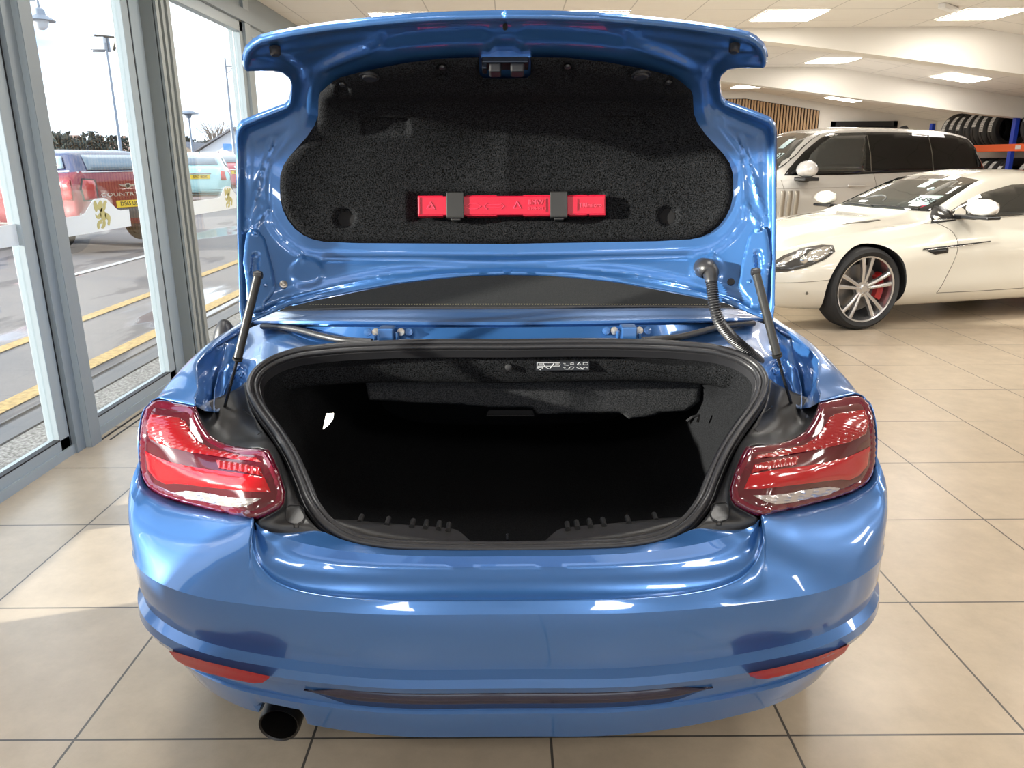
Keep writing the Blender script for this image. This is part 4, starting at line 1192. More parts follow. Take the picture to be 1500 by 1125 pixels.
cov = [(1052, 956), (1086, 953), (1088, 957), (1084, 968), (1084, 980), (1080, 984), (1050, 986), (1045, 983), (1048, 974), (1051, 966)]
ring_seam('tow_eye_cover_gap', cov, SEAM, .0011, sm=4)
for o in ([(337, 1040), (337, 1030), (343, 1021), (356, 1018), (400, 1023), (450, 1029)], [(1120, 1042), (1112, 1030), (1111, 1021), (1118, 1016), (1140, 1013), (1152, 1017), (1160, 1033)]):
    ring_seam('lower_valance_crease', o, SEAM, .0010, closed=False, sm=6)
# exhaust tip
EX = mat('black_exhaust', (.03, .028, .027), .3, .8)
c = P(409, 1062, 1.43)
ex_ = MB().lathe([(.040, .0), (.0445, -.003), (.0465, .004), (.0465, .10), (.044, .20)], c, (0, 1, .10), 40).lathe([(.040, .0), (.039, .02), (.038, .16), (.0, .16)], c, (0, 1, .10), 40)
own(ex_.build('exhaust_tip', EX, sharp=50))
# underbody
own(MB().box(XC-.62, XC+.62, 1.62, 5.2, .20, .24).build('underbody', BLACKP, flat=True))
# ================================================================== OTHER CARS
# local frame of every car: x from the nose (0) to the tail, y across (left side negative), z up
def car_shell(st, n_u=4, n_v=5):
    """st: (x, bottom z, low half width, max half width, belt z, belt half width, top z, top half width)"""
    rows = []
    for x, zb, wl, wm, zb2, wb, zt, wt in st:
        cab = zt-zb2
        k = min(cab/.25, 1) if cab > 0 else 0
        r = [(x, 0, zb), (x, wl*.75, zb), (x, wl*.97, zb+.02), (x, wl+(wm-wl)*.6, zb+.10), (x, wm, zb+(zb2-zb)*.48), (x, wm*.995, zb2-.10), (x, wb+(wm-wb)*.25, zb2-.015)]
        r += [(x, wb+(wt-wb)*.10, zb2+cab*.10), (x, wb+(wt-wb)*.55, zb2+cab*.58), (x, wt+.02*k, zt-.055*k-.02*(1-k)), (x, wt*.72, zt-.012), (x, 0, zt)]
        rows.append([Vector(q) for q in r])
    L = loft(rows, n_u, n_v)
    full = [[Vector((p.x, -p.y, p.z)) for p in r]+[p for p in r[-2::-1]] for r in L]
    full = [r[:-1] if (r[0]-r[-1]).length < 1e-6 else r for r in full]
    mb = MB().grid(full, closed=True)
    n = len(full[0])
    mb.add(full[0], [tuple(range(n))]); mb.add(full[-1], [tuple(range(n))[::-1]])
    return mb
def bvh_of(mb): return BVHTree.FromPolygons([tuple(v) for v in mb.v], mb.f)
AX = {'L': (Vector((0, -1, 0)), lambda a, b: Vector((a, -4, b))), 'R': (Vector((0, 1, 0)), lambda a, b: Vector((a, 4, b))),
      'F': (Vector((-1, 0, 0)), lambda a, b: Vector((-4, a, b))), 'B': (Vector((1, 0, 0)), lambda a, b: Vector((9, a, b))), 'T': (Vector((0, 0, 1)), lambda a, b: Vector((a, b, 5)))}
def decal(name, bvh, side, outline, m, parent, off=.004, step=.05, rnd=0, thick=.004):
    """a panel that follows the body; outline is drawn in the side / front / rear / top view"""
    if rnd: outline = [(p.x, p.y) for p in catmull([(a, b, 0) for a, b in outline], rnd, True)]
    V, F, pol = fill(outline, step)
    nn, org = AX[side]; W = []; bad = 0
    last = None; hits = []
    for a, b in V:
        h = bvh.ray_cast(org(a, b), -nn)
        hits.append((h[0], h[1]) if h[0] is not None else None)
    good = [(v, h) for v, h in zip(V, hits) if h]
    if not good: return None
    for v, h in zip(V, hits):
        if h is None: h = min(good, key=lambda q: (q[0][0]-v[0])**2+(q[0][1]-v[1])**2)[1]
        n_ = h[1] if h[1].dot(nn) > 0 else -h[1]
        W.append(h[0]+n_*off)
    me = bpy.data.meshes.new(name); me.from_pydata([tuple(w) for w in W], [], F); me.materials.append(m)
    s_ = sum(p.normal.dot(nn) for p in me.polygons)
    if s_ < 0: me.flip_normals()
    for p in me.polygons: p.use_smooth = True
    o = link(name, me, parent)
    if thick: 
        b = o.modifiers.new('solid', 'SOLIDIFY'); b.thickness = thick; b.offset = -1
    return o
def seam(name, bvh, side, pts, m, parent, r=.004, off=.0, closed=False):
    nn, org = AX[side]; W = []
    P2 = [(p.x, p.y) for p in resample(catmull([(a, b, 0) for a, b in pts], 6, closed), max(12, len(pts)*6))]
    for a, b in P2:
        h = bvh.ray_cast(org(a, b), -nn)
        if h[0] is not None: W.append(h[0]+nn*off)
    if len(W) < 3: return None
    return MB().tube(W, r, 6).build(name, m, parent, sharp=80)
ARCHM = mat('wheel_arch_liner', (.012, .012, .013), .8)
def cut_arches(o, centres, r, w_in, wmax):
    """carve real wheel housings out of the body"""
    for (x, z) in centres:
        for s in (-1, 1):
            c = MB().lathe([(0, 0), (r, 0), (r, wmax-w_in+.2), (0, wmax-w_in+.2)], (x, s*w_in, z), (0, s, 0), 48)
            me = bpy.data.meshes.new('cut'); me.from_pydata([tuple(v) for v in c.v], [], c.f); me.materials.append(ARCHM)
            bm = bmesh.new(); bm.from_mesh(me); bmesh.ops.remove_doubles(bm, verts=bm.verts, dist=1e-3); bmesh.ops.dissolve_degenerate(bm, edges=bm.edges, dist=1e-4); bmesh.ops.recalc_face_normals(bm, faces=bm.faces); bm.to_mesh(me); bm.free()
            k = bpy.data.objects.new('cut', me); col.objects.link(k); k.parent = o.parent
            md = o.modifiers.new('b', 'BOOLEAN'); md.operation = 'DIFFERENCE'; md.solver = 'EXACT'; md.object = k; md.material_mode = 'TRANSFER'
            bpy.context.view_layer.update()
            dg = bpy.context.evaluated_depsgraph_get()
            nm = bpy.data.meshes.new_from_object(o.evaluated_get(dg))
            o.modifiers.clear()
            if len(nm.polygons) > 50:
                o.data = nm
            bpy.data.objects.remove(k)
    for p in o.data.polygons: p.use_smooth = True
    o.data.set_sharp_from_angle(angle=math.radians(35))
def wheel_local(parent, x, s, r, w, wm, **kw):
    return wheel_parts(parent, x, s*(wm-w*.5), r, w, s, lat='y', **kw)
# wheel_parts builds its axle along y for these cars
def mirror_cap(parent, c, size, m_cap, m_base, s=-1):
    """a door mirror: rounded cap on a dark foot"""
    x, y, z = c; lx, ly, lz = size
    rows = []
    for t in (0, .12, .35, .65, .88, 1):
        k = (1-abs(2*t-1)**2.6)**.5 if 0 < t < 1 else .15
        rows.append([Vector((x+lx*(-.5*(.35+.65*k)*math.cos(a) if math.cos(a) > 0 else -.42*k*math.cos(a)), y+s*ly*t, z+lz*.5*k*math.sin(a)*(1 if math.sin(a) > 0 else .8))) for a in [2*math.pi*i/20 for i in range(20)]])
    mb = MB().grid(rows, closed=True); mb.add(rows[0], [tuple(range(20))]); mb.add(rows[-1], [tuple(range(20))])
    o = mb.build('door_mirror', m_cap, parent, sharp=60)
    b = MB().box(x-lx*.36, x+lx*.38, y-s*.02, y+s*ly*.93, z-lz*.56, z-lz*.38).box(x-lx*.15, x+lx*.25, y-s*.14, y+s*ly*.3, z-lz*.62, z-lz*.40)
    bevel(b.build('mirror_foot', m_base, o, flat=True), .01)
    return o

# ------------------------------------------------------------------ white coupe
WPAINT = mat('pearl_white_paint', (.80, .77, .68), .22, 0, 1, coat_rough=.02)
WIN = mat('tinted_window', (.022, .026, .026), .03, coat=1)
DK = mat('car_dark_trim', (.012, .012, .013), .3)
SEAMD = mat('door_gap', (.12, .11, .09), .7)
AL = 15.0
coupe = empty('white_coupe', (1.87, 7.02, 0), math.radians(AL))
tag(coupe, 'pearl white two-door sports coupe with silver wheels, on the tiles right of the blue car', 'car')
st = [(0.00, .34, .20, .42, .54, .36, .575, .28), (.06, .24, .48, .64, .56, .56, .63, .44), (.22, .18, .68, .80, .60, .72, .70, .56), (.50, .16, .79, .895, .66, .82, .77, .62), (.88, .16, .84, .935, .72, .86, .835, .64), (1.25, .16, .85, .938, .77, .86, .885, .64), (1.52, .16, .85, .93, .80, .84, .915, .66),
      (1.62, .16, .85, .93, .81, .84, .945, .66), (1.95, .16, .85, .93, .83, .84, 1.10, .60), (2.30, .16, .85, .93, .84, .84, 1.235, .56), (2.65, .16, .85, .93, .85, .85, 1.285, .55), (3.05, .16, .85, .93, .86, .86, 1.275, .545), (3.5, .16, .85, .935, .88, .86, 1.20, .53), (3.95, .16, .85, .94, .90, .84, 1.06, .52), (4.3, .20, .82, .92, .90, .80, .95, .56), (4.6, .28, .72, .84, .86, .74, .91, .6), (4.70, .36, .5, .74, .80, .66, .84, .5)]
sh = car_shell(st)
B = bvh_of(sh)
body = sh.build('body', [WPAINT, ARCHM], coupe, sharp=35)
cut_arches(body, [(.88, .345), (3.62, .345)], .375, .55, 1.0)
mat_disc2 = mat_disc
CAL = mat('red_brake_caliper', (.42, .01, .012), .3, coat=.5)
for x in (.88, 3.62):
    for s in (-1, 1):
        w = wheel_local(coupe, x, s, .345, .25, .925, spokes=5, rim_r=.80)
        if s < 0: MB().prism([(.165*math.cos(a), .165*math.sin(a)) for a in [-.50+i*.11 for i in range(11)]]+[(.225*math.cos(a), .225*math.sin(a)) for a in [.60-i*.11 for i in range(11)]], (x+.0, s*.845, .345), (1, 0, 0), (0, 0, 1), (0, 1, 0), .06).build('brake_caliper', CAL, w, sharp=40)
# windscreen with the price card behind the glass
ws = [(-.60, .945), (.60, .945), (.59, 1.00), (.545, 1.12), (.50, 1.20), (.30, 1.225), (0, 1.235), (-.30, 1.225), (-.50, 1.20), (-.545, 1.12), (-.59, 1.00)]
decal('windscreen', B, 'F', ws, WIN, coupe, .004, .06)
sw = [(1.64, .885), (1.70, .905), (1.95, 1.01), (2.2, 1.10), (2.5, 1.16), (2.9, 1.17), (3.25, 1.12), (3.50, 1.04), (3.56, 1.00), (3.45, .965), (3.0, .93), (2.4, .905)]
for sd_ in 'LR': decal('side_window', B, sd_, sw, WIN, coupe, .004, .06)
rw = [(-.48, 1.20), (.48, 1.20), (.56, .98), (-.56, .98)]
decal('rear_window', B, 'B', rw, WIN, coupe, .004, .08)
decal('mirror_triangle', B, 'L', [(1.56, .855), (1.62, .90), (1.77, .985), (1.80, .985), (1.80, .875)], DK, coupe, .008, .04)
HLB = mat('headlamp_black', (.05, .05, .05), .15, coat=1)
HLC = mat('headlamp_chrome', (.72, .72, .70), .12, .8, coat=1)
hl = [(.10, .495), (.12, .56), (.22, .625), (.36, .68), (.52, .708), (.60, .705), (.58, .66), (.48, .60), (.34, .545), (.20, .505)]
for sd_ in 'LR':
    h_ = decal('headlamp', B, sd_, hl, HLB, coupe, .006, .03)
    decal('headlamp_reflector', B, sd_, [(.30, .585), (.40, .655), (.52, .69), (.575, .69), (.52, .64), (.42, .59)], HLC, h_, .010, .03)
    decal('headlamp_strip', B, sd_, [(.14, .55), (.22, .605), (.36, .66), (.37, .645), (.24, .585), (.16, .54)], HLC, h_, .010, .03)
nn_ = B.ray_cast(Vector((.33, -4, .595)), Vector((0, 1, 0)))
MB().lathe([(.034, 0), (.030, .010), (.018, .02), (0, .024)], nn_[0]+nn_[1]*.004*(1 if nn_[1].y < 0 else -1), (-.4, -1, .1), 20).build('headlamp_lens', HLC, coupe, sharp=60)
# side strake, vent, door gap, sill line, bonnet vents
decal('side_strake', B, 'L', [(1.36, .655), (1.37, .667), (1.9, .700), (2.05, .710), (2.05, .702), (1.9, .690)], DK, coupe, .010, .02)
decal('side_vent', B, 'L', [(1.40, .652), (1.62, .664), (1.62, .628), (1.49, .615)], DK, coupe, .006, .02)
decal('strake_chrome_strip', B, 'L', [(1.40, .658), (1.9, .689), (1.9, .686), (1.40, .654)], CHROME, coupe, .012, .02)  # thin chrome strip along the strake
seam('door_gap', B, 'L', [(1.60, .87), (1.70, .80), (1.72, .70), (1.70, .55), (1.64, .38), (1.60, .28)], SEAMD, coupe, .003)
seam('sill_gap', B, 'L', [(1.60, .28), (2.2, .275), (2.8, .285), (3.1, .30)], SEAMD, coupe, .003)
seam('bonnet_gap', B, 'L', [(1.56, .86), (1.3, .84), (1.1, .83)], SEAMD, coupe, .002)
seam('bumper_gap', B, 'L', [(.02, .40), (.2, .415), (.40, .43), (.52, .44)], SEAMD, coupe, .002)
for s in (-1, 1):
    decal('bonnet_vent', B, 'T', [(.95, s*.40), (1.28, s*.47), (1.28, s*.50), (1.15, s*.50)], SEAMD, coupe, .004, .03)
CHW = mat('polished_trim', (.7, .7, .68), .2, .9)
seam('window_trim', B, 'L', [(1.60, .878), (1.80, .886), (2.4, .900), (3.0, .926), (3.4, .955)], CHW, coupe, .006, .004)
for s in (-1, 1): mirror_cap(coupe, (1.84, s*.88, .99), (.19, .28, .155), mat('mirror_cap_white', (.82, .80, .76), .15, coat=1) if s < 0 else WPAINT, DK, s)
nn_ = B.ray_cast(Vector((.36, -4, .33)), Vector((0, 1, 0)))
if nn_[0]: MB().lathe([(.014, 0), (.013, .003), (0, .003)], nn_[0], (0, -1, 0), 16).build('parking_sensor', SEAMD, coupe)
# price card seen through the screen: drawn on the inner face, just off the glass
CARD = mat('price_card', (.62, .78, .80), .5); CARDR = mat('price_card_red', (.55, .03, .08), .5); INK = mat('black_ink', (.01, .01, .01), .5)
def on_screen(y, z, off=.010):
    h = B.ray_cast(Vector((-4, y, z)), Vector((1, 0, 0)))
    n_ = h[1] if h[1].x < 0 else -h[1]
    return h[0]+n_*off, n_
decal('price_card', B, 'F', [(-.50, .985), (-.28, .985), (-.28, 1.065), (-.50, 1.065)], CARD, coupe, .0065, .03, thick=.002)
decal('price_card_strip', B, 'F', [(-.48, .965), (-.25, .965), (-.25, .985), (-.50, .985)], CARDR, coupe, .0065, .03, thick=.002)
c_, n_ = on_screen(-.385, 1.026, .009)
ex_ = Vector((0, -1, 0)); ex_ = (ex_-n_*ex_.dot(n_)).normalized(); ey_ = n_.cross(ex_)
text('price_numerals', '£6490', .105, c_, ex_, ey_, INK, coupe, .0006)
decal('screen_sticker', B, 'F', [(-.16, 1.13), (-.06, 1.13), (-.06, 1.19), (-.16, 1.19)], CARD, coupe, .0065, .03, thick=.002)
c_, n_ = on_screen(-.30, 1.10, .008)
arc = [c_+Vector((0, -1, 0))*(.055*math.cos(a))+ey_*(.055*math.sin(a)) for a in [math.pi*.55+i*.12 for i in range(10)]]
MB().tube(arc, .006, 6).build('round_sticker_arc', CARD, coupe)
c_, n_ = on_screen(.18, 1.0, .006)
sw_ = [c_+Vector((0, 1, 0))*(.13*math.cos(a))+ey_*(.10*math.sin(a)) for a in [i*math.pi/16 for i in range(17)]]
MB().tube(sw_, .007, 8).build('steering_wheel_rim', mat('grey_leather', (.10, .10, .10), .5), coupe)
MB().tube([on_screen(-.50, .950, .014)[0], on_screen(-.2, .955, .014)[0], on_screen(.10, .955, .014)[0]], .007, 8).build('wiper', DK, coupe)
MB().tube([on_screen(.05, .950, .014)[0], on_screen(.3, .955, .014)[0], on_screen(.5, .95, .014)[0]], .007, 8).build('wiper', DK, coupe)

# ------------------------------------------------------------------ large off-road car behind
GPAINT = mat('silver_white_paint', (.60, .585, .56), .25, .25, 1)
suv = empty('large_off_road_car', (1.83, 11.47, 0), math.radians(8))
tag(suv, 'tall light silver off-road estate car with blacked-out pillars, parked behind the white coupe', 'car')
st = [(0, .45, .5, .78, .98, .70, 1.02, .55), (.12, .32, .78, .92, 1.02, .84, 1.08, .70), (.45, .28, .86, .97, 1.06, .90, 1.13, .74), (1.0, .26, .90, .99, 1.10, .92, 1.17, .76), (1.55, .26, .91, .99, 1.12, .92, 1.20, .78), (1.68, .26, .91, .99, 1.13, .92, 1.27, .76), (2.05, .26, .91, .99, 1.14, .92, 1.58, .70), (2.35, .26, .91, .99, 1.15, .92, 1.77, .66), (2.6, .26, .91, .99, 1.155, .92, 1.81, .66),
      (3.2, .26, .91, .99, 1.17, .92, 1.82, .66), (3.9, .26, .91, .99, 1.18, .92, 1.80, .66), (4.4, .28, .90, .985, 1.19, .91, 1.76, .64), (4.68, .30, .88, .97, 1.19, .89, 1.68, .62), (4.85, .34, .84, .94, 1.15, .85, 1.40, .66), (4.98, .45, .7, .86, 1.05, .78, 1.14, .6)]
sh = car_shell(st); B = bvh_of(sh)
body = sh.build('body', [GPAINT, ARCHM], suv, sharp=35)
cut_arches(body, [(.92, .39), (3.85, .39)], .43, .6, 1.1)
for x in (.92, 3.85):
    for s in (-1, 1): wheel_local(suv, x, s, .39, .27, .97, rim_r=.72)
glassband = [(1.78, 1.175), (1.86, 1.26), (2.12, 1.50), (2.34, 1.66), (2.50, 1.725), (3.2, 1.74), (3.9, 1.725), (4.35, 1.70), (4.62, 1.64), (4.80, 1.46), (4.90, 1.235), (3.6, 1.205), (2.6, 1.175)]
WIN2 = mat('dark_tint', (.004, .005, .006), .04)
for sd_ in 'LR': decal('glass_band', B, sd_, glassband, WIN2, suv, .005, .07)
WIN3 = mat('clearer_tint', (.035, .04, .04), .04, coat=1)
decal('front_side_window', B, 'L', [(2.06, 1.23), (2.20, 1.46), (2.36, 1.60), (2.52, 1.685), (3.02, 1.70), (2.96, 1.23)], WIN3, suv, .009, .07)
for x0 in (3.05, 3.98): seam('glass_divider', B, 'L', [(x0, 1.22), (x0+.01, 1.45), (x0-.02, 1.70)], SEAMD, suv, .006, .006)
decal('rear_window', B, 'B', [(-.70, 1.25), (.70, 1.25), (.62, 1.66), (-.62, 1.66)], WIN2, suv, .006, .08)
wsc = [(-.80, 1.24), (.80, 1.24), (.76, 1.45), (.68, 1.72), (0, 1.755), (-.68, 1.72), (-.76, 1.45)]
decal('windscreen', B, 'F', wsc, WIN3, suv, .005, .08)
for s in (-1, 1): mirror_cap(suv, (2.00, s*.96, 1.25), (.28, .30, .25), mat('mirror_cap_silver', (.75, .74, .73), .18, .1, 1), DK, s)
seam('door_gap', B, 'L', [(3.08, 1.19), (3.09, .95), (3.09, .7), (3.07, .45)], SEAMD, suv, .003)
seam('door_gap', B, 'L', [(1.72, 1.12), (1.76, .9), (1.76, .7), (1.74, .5)], SEAMD, suv, .003)
seam('swage_line', B, 'L', [(1.3, 1.00), (2.2, 1.01), (3.2, 1.03), (4.6, 1.06)], SEAMD, suv, .002)
for i in range(3):
    decal('door_vent_slat', B, 'L', [(1.70+i*.10, .50), (1.765+i*.10, .50), (1.765+i*.10, .975), (1.70+i*.10, .975)], mat('vent_silver', (.42, .38, .32), .35, .5), suv, .012, .05)
for x in (2.78,):
    h = B.ray_cast(Vector((x, -4, 1.04)), Vector((0, 1, 0)))
    bevel(MB().box(x-.13, x+.13, h[0].y-.045, h[0].y-.02, 1.022, 1.052).box(x-.12, x-.08, h[0].y-.03, h[0].y, 1.025, 1.05).box(x+.08, x+.12, h[0].y-.03, h[0].y, 1.025, 1.05).build('door_handle', GPAINT, suv, flat=True), .008)
MB().prism([(0, 0), (.20, 0), (.14, .06), (.06, .045)], (3.95, -.012, 1.80), (1, 0, 0), (0, 0, 1), (0, 1, 0), .024).build('roof_aerial', DK, suv, flat=True)
# pale price card in the screen
h = B.ray_cast(Vector((-4, -.50, 1.42)), Vector((1, 0, 0))); n_ = h[1] if h[1].x < 0 else -h[1]
ex_ = Vector((0, -1, 0)); ex_ = (ex_-n_*ex_.dot(n_)).normalized(); ey_ = n_.cross(ex_)
text('price_numerals', '97', .17, h[0]+n_*.012, ex_, ey_, CARD, suv, .001)
decal('screen_sticker', B, 'F', [(-.40, 1.53), (-.24, 1.53), (-.24, 1.66), (-.40, 1.66)], CARD, suv, .011, .05, thick=.002)

# ------------------------------------------------------------------ cars outside
def outdoor_car(name, loc, rz, st, paint, label, wheels, r, glass, rear, roof=None):
    e = empty(name, loc, rz); tag(e, label, 'car')
    sh = car_shell(st, 3, 4); B = bvh_of(sh)
    body = sh.build('body', [paint, ARCHM]+([roof[0]] if roof else []), e, sharp=35)
    if roof:
        for p in body.data.polygons:
            if p.center.z > roof[1](p.center.x): p.material_index = 2
    wm = max(s_[3] for s_ in st)
    cut_arches(body, [(x, r) for x in wheels], r*1.13, wm-.32, wm+.1)
    for x in wheels:
        for s in (-1, 1): wheel_local(e, x, s, r, .20, wm-.02, rim_r=.72)
    for sd_ in 'LR':
        for g in glass: decal('side_window', B, sd_, g, WINS, e, .020, .08)
    decal('rear_window', B, 'B', rear, WINO, e, .016, .08, thick=.004)
    return e, B
WINS = mat('side_glass_painted_sky', (.28, .36, .42), .05, coat=1)  # pale sky reflection is put into the side glass colour
WINO = mat('window_painted_sky', (.16, .21, .25), .05, coat=1)  # dimmer sky reflection, likewise part of the base colour
MAROON = mat('maroon_paint', (.20, .004, .012), .25, .3, 1)
NAVY = mat('dark_blue_roof', (.035, .045, .11), .2, coat=1)
YEL = mat('yellow_plate', (.80, .55, .03), .5)
TLR = mat('outdoor_tail_lamp', (.42, .008, .012), .2, coat=1)
WHT = mat('white_trim', (.75, .75, .76), .3)
def plate(e, B, y, z, s, w=.52, h=.115):
    q = B.ray_cast(Vector((9, y, z)), Vector((-1, 0, 0)))
    x = q[0].x+.012
    p = bevel(MB().box(x-.012, x, y-w/2, y+w/2, z-h/2, z+h/2).build('number_plate', YEL, e, flat=True), .004)
    text('plate_characters', s, .098, Vector((x+.001, y, z)), (0, 1, 0), (0, 0, 1), INK, p, .0008, bold=.002, sx=.92)
# ------------------------------------------------------------------ the cars on the forecourt
st = [(0, .40, .5, .70, .78, .60, .82, .45), (.12, .30, .74, .84, .92, .76, 1.00, .64), (.5, .26, .80, .89, 1.00, .82, 1.08, .68), (1.0, .24, .83, .90, 1.06, .83, 1.14, .68), (1.25, .24, .83, .90, 1.08, .83, 1.25, .66), (1.6, .24, .83, .90, 1.14, .83, 1.50, .64), (2.0, .24, .83, .90, 1.18, .84, 1.59, .64), (2.8, .24, .83, .90, 1.21, .84, 1.605, .64), (3.4, .26, .83, .90, 1.23, .83, 1.59, .64), (3.72, .28, .82, .90, 1.24, .81, 1.56, .63), (3.90, .30, .80, .89, 1.24, .79, 1.40, .66), (4.02, .34, .78, .87, 1.20, .76, 1.24, .68), (4.08, .42, .72, .82, 1.05, .70, 1.08, .62)]
e, B = outdoor_car('maroon_hatchback', (-9.86, 14.56, .10), math.radians(-25.6), st, MAROON, 'maroon crossover hatchback with dark blue roof, parked outside beyond the leftmost full pane', (.75, 3.33), .34,
    [[(1.45, 1.20), (1.72, 1.43), (2.0, 1.50), (2.32, 1.51), (2.32, 1.22)], [(2.40, 1.22), (2.40, 1.51), (3.0, 1.50), (3.06, 1.47), (2.98, 1.25)], [(3.12, 1.26), (3.15, 1.49), (3.60, 1.475), (3.74, 1.29)]],
    [(-.60, 1.26), (.60, 1.26), (.56, 1.40), (.52, 1.50), (-.52, 1.50), (-.56, 1.40)], roof=(NAVY, lambda x: 1.135+(x-1.2)*.038 if x > 1.2 else 1.5))
e.scale = (1, 1, .94)
for s in (-1, 1):
    p_ = decal('tail_lamp', B, 'L' if s < 0 else 'R', [(3.78, .80), (3.80, 1.10), (3.96, 1.12), (4.0, .98), (3.98, .80)], TLR, e, .014, .05)
    p_ = decal('tail_lamp_surround', B, 'B', [(s*.54, .78), (s*.54, 1.12), (s*.76, 1.14), (s*.83, .98), (s*.81, .78)], DK, e, .010, .05)
    decal('tail_lamp', B, 'B', [(s*.57, .80), (s*.57, 1.10), (s*.75, 1.12), (s*.80, .98), (s*.78, .80)], TLR, e, .016, .05)
    if s < 0: seam('chrome_beltline', B, 'L', [(1.3, 1.16), (2.4, 1.20), (3.3, 1.235), (3.86, 1.255)], WHT, e, .012, .004)
h = B.ray_cast(Vector((9, 0, 1.0)), Vector((-1, 0, 0)))[0]
seam('chrome_beltline', B, 'B', [(-.76, 1.235), (0, 1.24), (.76, 1.235)], WHT, e, .010, .004)
wing = [(-.17, .030), (-.06, .022), (-.03, .045), (.03, .045), (.06, .022), (.17, .030), (.11, -.005), (.05, -.014), (.02, -.040), (-.02, -.040), (-.05, -.014), (-.11, -.005)]
MB().prism(wing, (h.x+.012, 0, 1.00), (0, 1, 0), (0, 0, 1), (1, 0, 0), .012).build('winged_badge', CHROME, e, flat=True)
MB().lathe([(.030, 0), (.028, .008), (0, .010)], (h.x+.024, 0, 1.00), (1, 0, 0), 16).build('badge_centre', DK, e)
text('badge_lettering', 'COUNTRYMAN', .085, Vector((h.x+.02, -.0, .865)), (0, 1, 0), (0, 0, 1), CHROME, e, .002, sx=1.7)
plate(e, B, .02, .705, 'DS65 USC')
cl_ = mat('grey_cladding', (.06, .06, .062), .6)
decal('bumper_cladding', B, 'B', [(-.84, .34), (.84, .34), (.86, .60), (.40, .60), (.34, .64), (-.34, .64), (-.40, .60), (-.86, .60)], cl_, e, .008, .1)
ar = [(3.33+.385*math.cos(a), .34+.385*math.sin(a)) for a in [i*math.pi/14 for i in range(15)]]
ar2 = [(3.33+.46*math.cos(a), .34+.46*math.sin(a)) for a in [math.pi-i*math.pi/14 for i in range(15)]]
decal('arch_cladding', B, 'L', ar+ar2, cl_, e, .010, .05)
decal('side_cladding', B, 'L', [(1.2, .28), (2.88, .28), (2.88, .40), (1.2, .40)], cl_, e, .008, .08)
MB().tube([(3.25, 0, 1.59), (3.30, 0, 1.66), (3.33, 0, 1.67)], .010, 8).build('roof_aerial', DK, e)

stf = [(0, .36, .45, .62, .70, .55, .74, .4), (.12, .26, .68, .76, .82, .66, .90, .55), (.5, .22, .74, .80, .92, .72, 1.00, .58), (.85, .20, .76, .81, .96, .74, 1.10, .56), (1.2, .20, .76, .81, .99, .74, 1.36, .52), (1.6, .20, .76, .81, 1.00, .75, 1.48, .52), (2.2, .20, .76, .81, 1.01, .75, 1.49, .52), (2.7, .22, .76, .81, 1.02, .74, 1.44, .51), (3.05, .24, .75, .80, 1.02, .72, 1.30, .52), (3.3, .28, .73, .80, 1.01, .70, 1.10, .54), (3.46, .32, .70, .78, .96, .64, 1.00, .50), (3.54, .40, .58, .70, .80, .54, .84, .42)]
MINT = mat('mint_paint', (.33, .58, .58), .25, .1, 1); RASP = mat('raspberry_paint', (.42, .006, .05), .25, .1, 1); WHC = mat('white_paint', (.80, .82, .84), .25, 0, 1)
def bubble(loc, rz, paint, label, pl):
    e, B = outdoor_car('small_hatchback', loc, rz, stf, paint, label, (.62, 2.92), .29,
        [[(1.05, 1.03), (1.30, 1.28), (1.6, 1.38), (1.9, 1.39), (1.9, 1.04)], [(1.98, 1.04), (1.98, 1.39), (2.4, 1.37), (2.75, 1.26), (2.9, 1.12), (2.6, 1.05)]],
        [(-.50, 1.12), (.50, 1.12), (.46, 1.28), (.38, 1.37), (0, 1.39), (-.38, 1.37), (-.46, 1.28)])
    for s in (-1, 1):
        decal('tail_lamp', B, 'B', [(s*.55, .70), (s*.56, .96), (s*.66, .96), (s*.70, .70)], TLR, e, .012, .05)
        decal('tail_lamp', B, 'L' if s < 0 else 'R', [(3.28, .70), (3.30, .95), (3.40, .95), (3.44, .70)], TLR, e, .012, .05)
    plate(e, B, 0, .80, pl)
    h = B.ray_cast(Vector((9, 0, .885)), Vector((-1, 0, 0)))[0]
    bevel(MB().box(h.x-.02, h.x+.02, -.30, .30, .872, .90).build('chrome_handle_bar', CHROME, e, flat=True), .006)
    h = B.ray_cast(Vector((9, 0, .97)), Vector((-1, 0, 0)))[0]
    MB().lathe([(.045, -.01), (.042, .012), (0, .016)], h, (1, 0, .6), 20).build('round_badge', CHROME, e)
    decal('bumper_dark_strip', B, 'B', [(-.55, .34), (.55, .34), (.58, .44), (-.58, .44)], DK, e, .008, .08)  # dark strip across the lower bumper
    MB().tube([(2.5, 0, 1.46), (2.56, 0, 1.54)], .010, 8).build('roof_aerial', DK, e)
    return e, B
bubble((-9.95, 26.1, .20), math.radians(-72), MINT, 'mint green small hatchback with rounded roof parked outside, nearer of the two small cars', 'SF67 BDX')
bubble((-12.3, 30.2, .26), math.radians(-40), RASP, 'raspberry red small hatchback outside, behind the mint green one', 'BK18')
e, B = outdoor_car('white_hatchback', (-14.2, 21.4, .15), math.radians(-62), st, WHC, 'white car outside, only a sliver with part of its plate at the left photo edge', (.75, 3.33), .34,
    [[(1.45, 1.20), (1.72, 1.43), (2.0, 1.50), (2.32, 1.51), (2.32, 1.22)], [(2.40, 1.22), (2.40, 1.51), (3.0, 1.50), (3.06, 1.47), (2.98, 1.25)]], [(-.64, 1.22), (.64, 1.22), (.60, 1.40), (.52, 1.52), (-.52, 1.52), (-.60, 1.40)])
plate(e, B, 0, .80, 'F14 0')
decal('bumper_cladding', B, 'B', [(-.84, .34), (.84, .34), (.86, .55), (-.86, .55)], cl_, e, .008, .1)

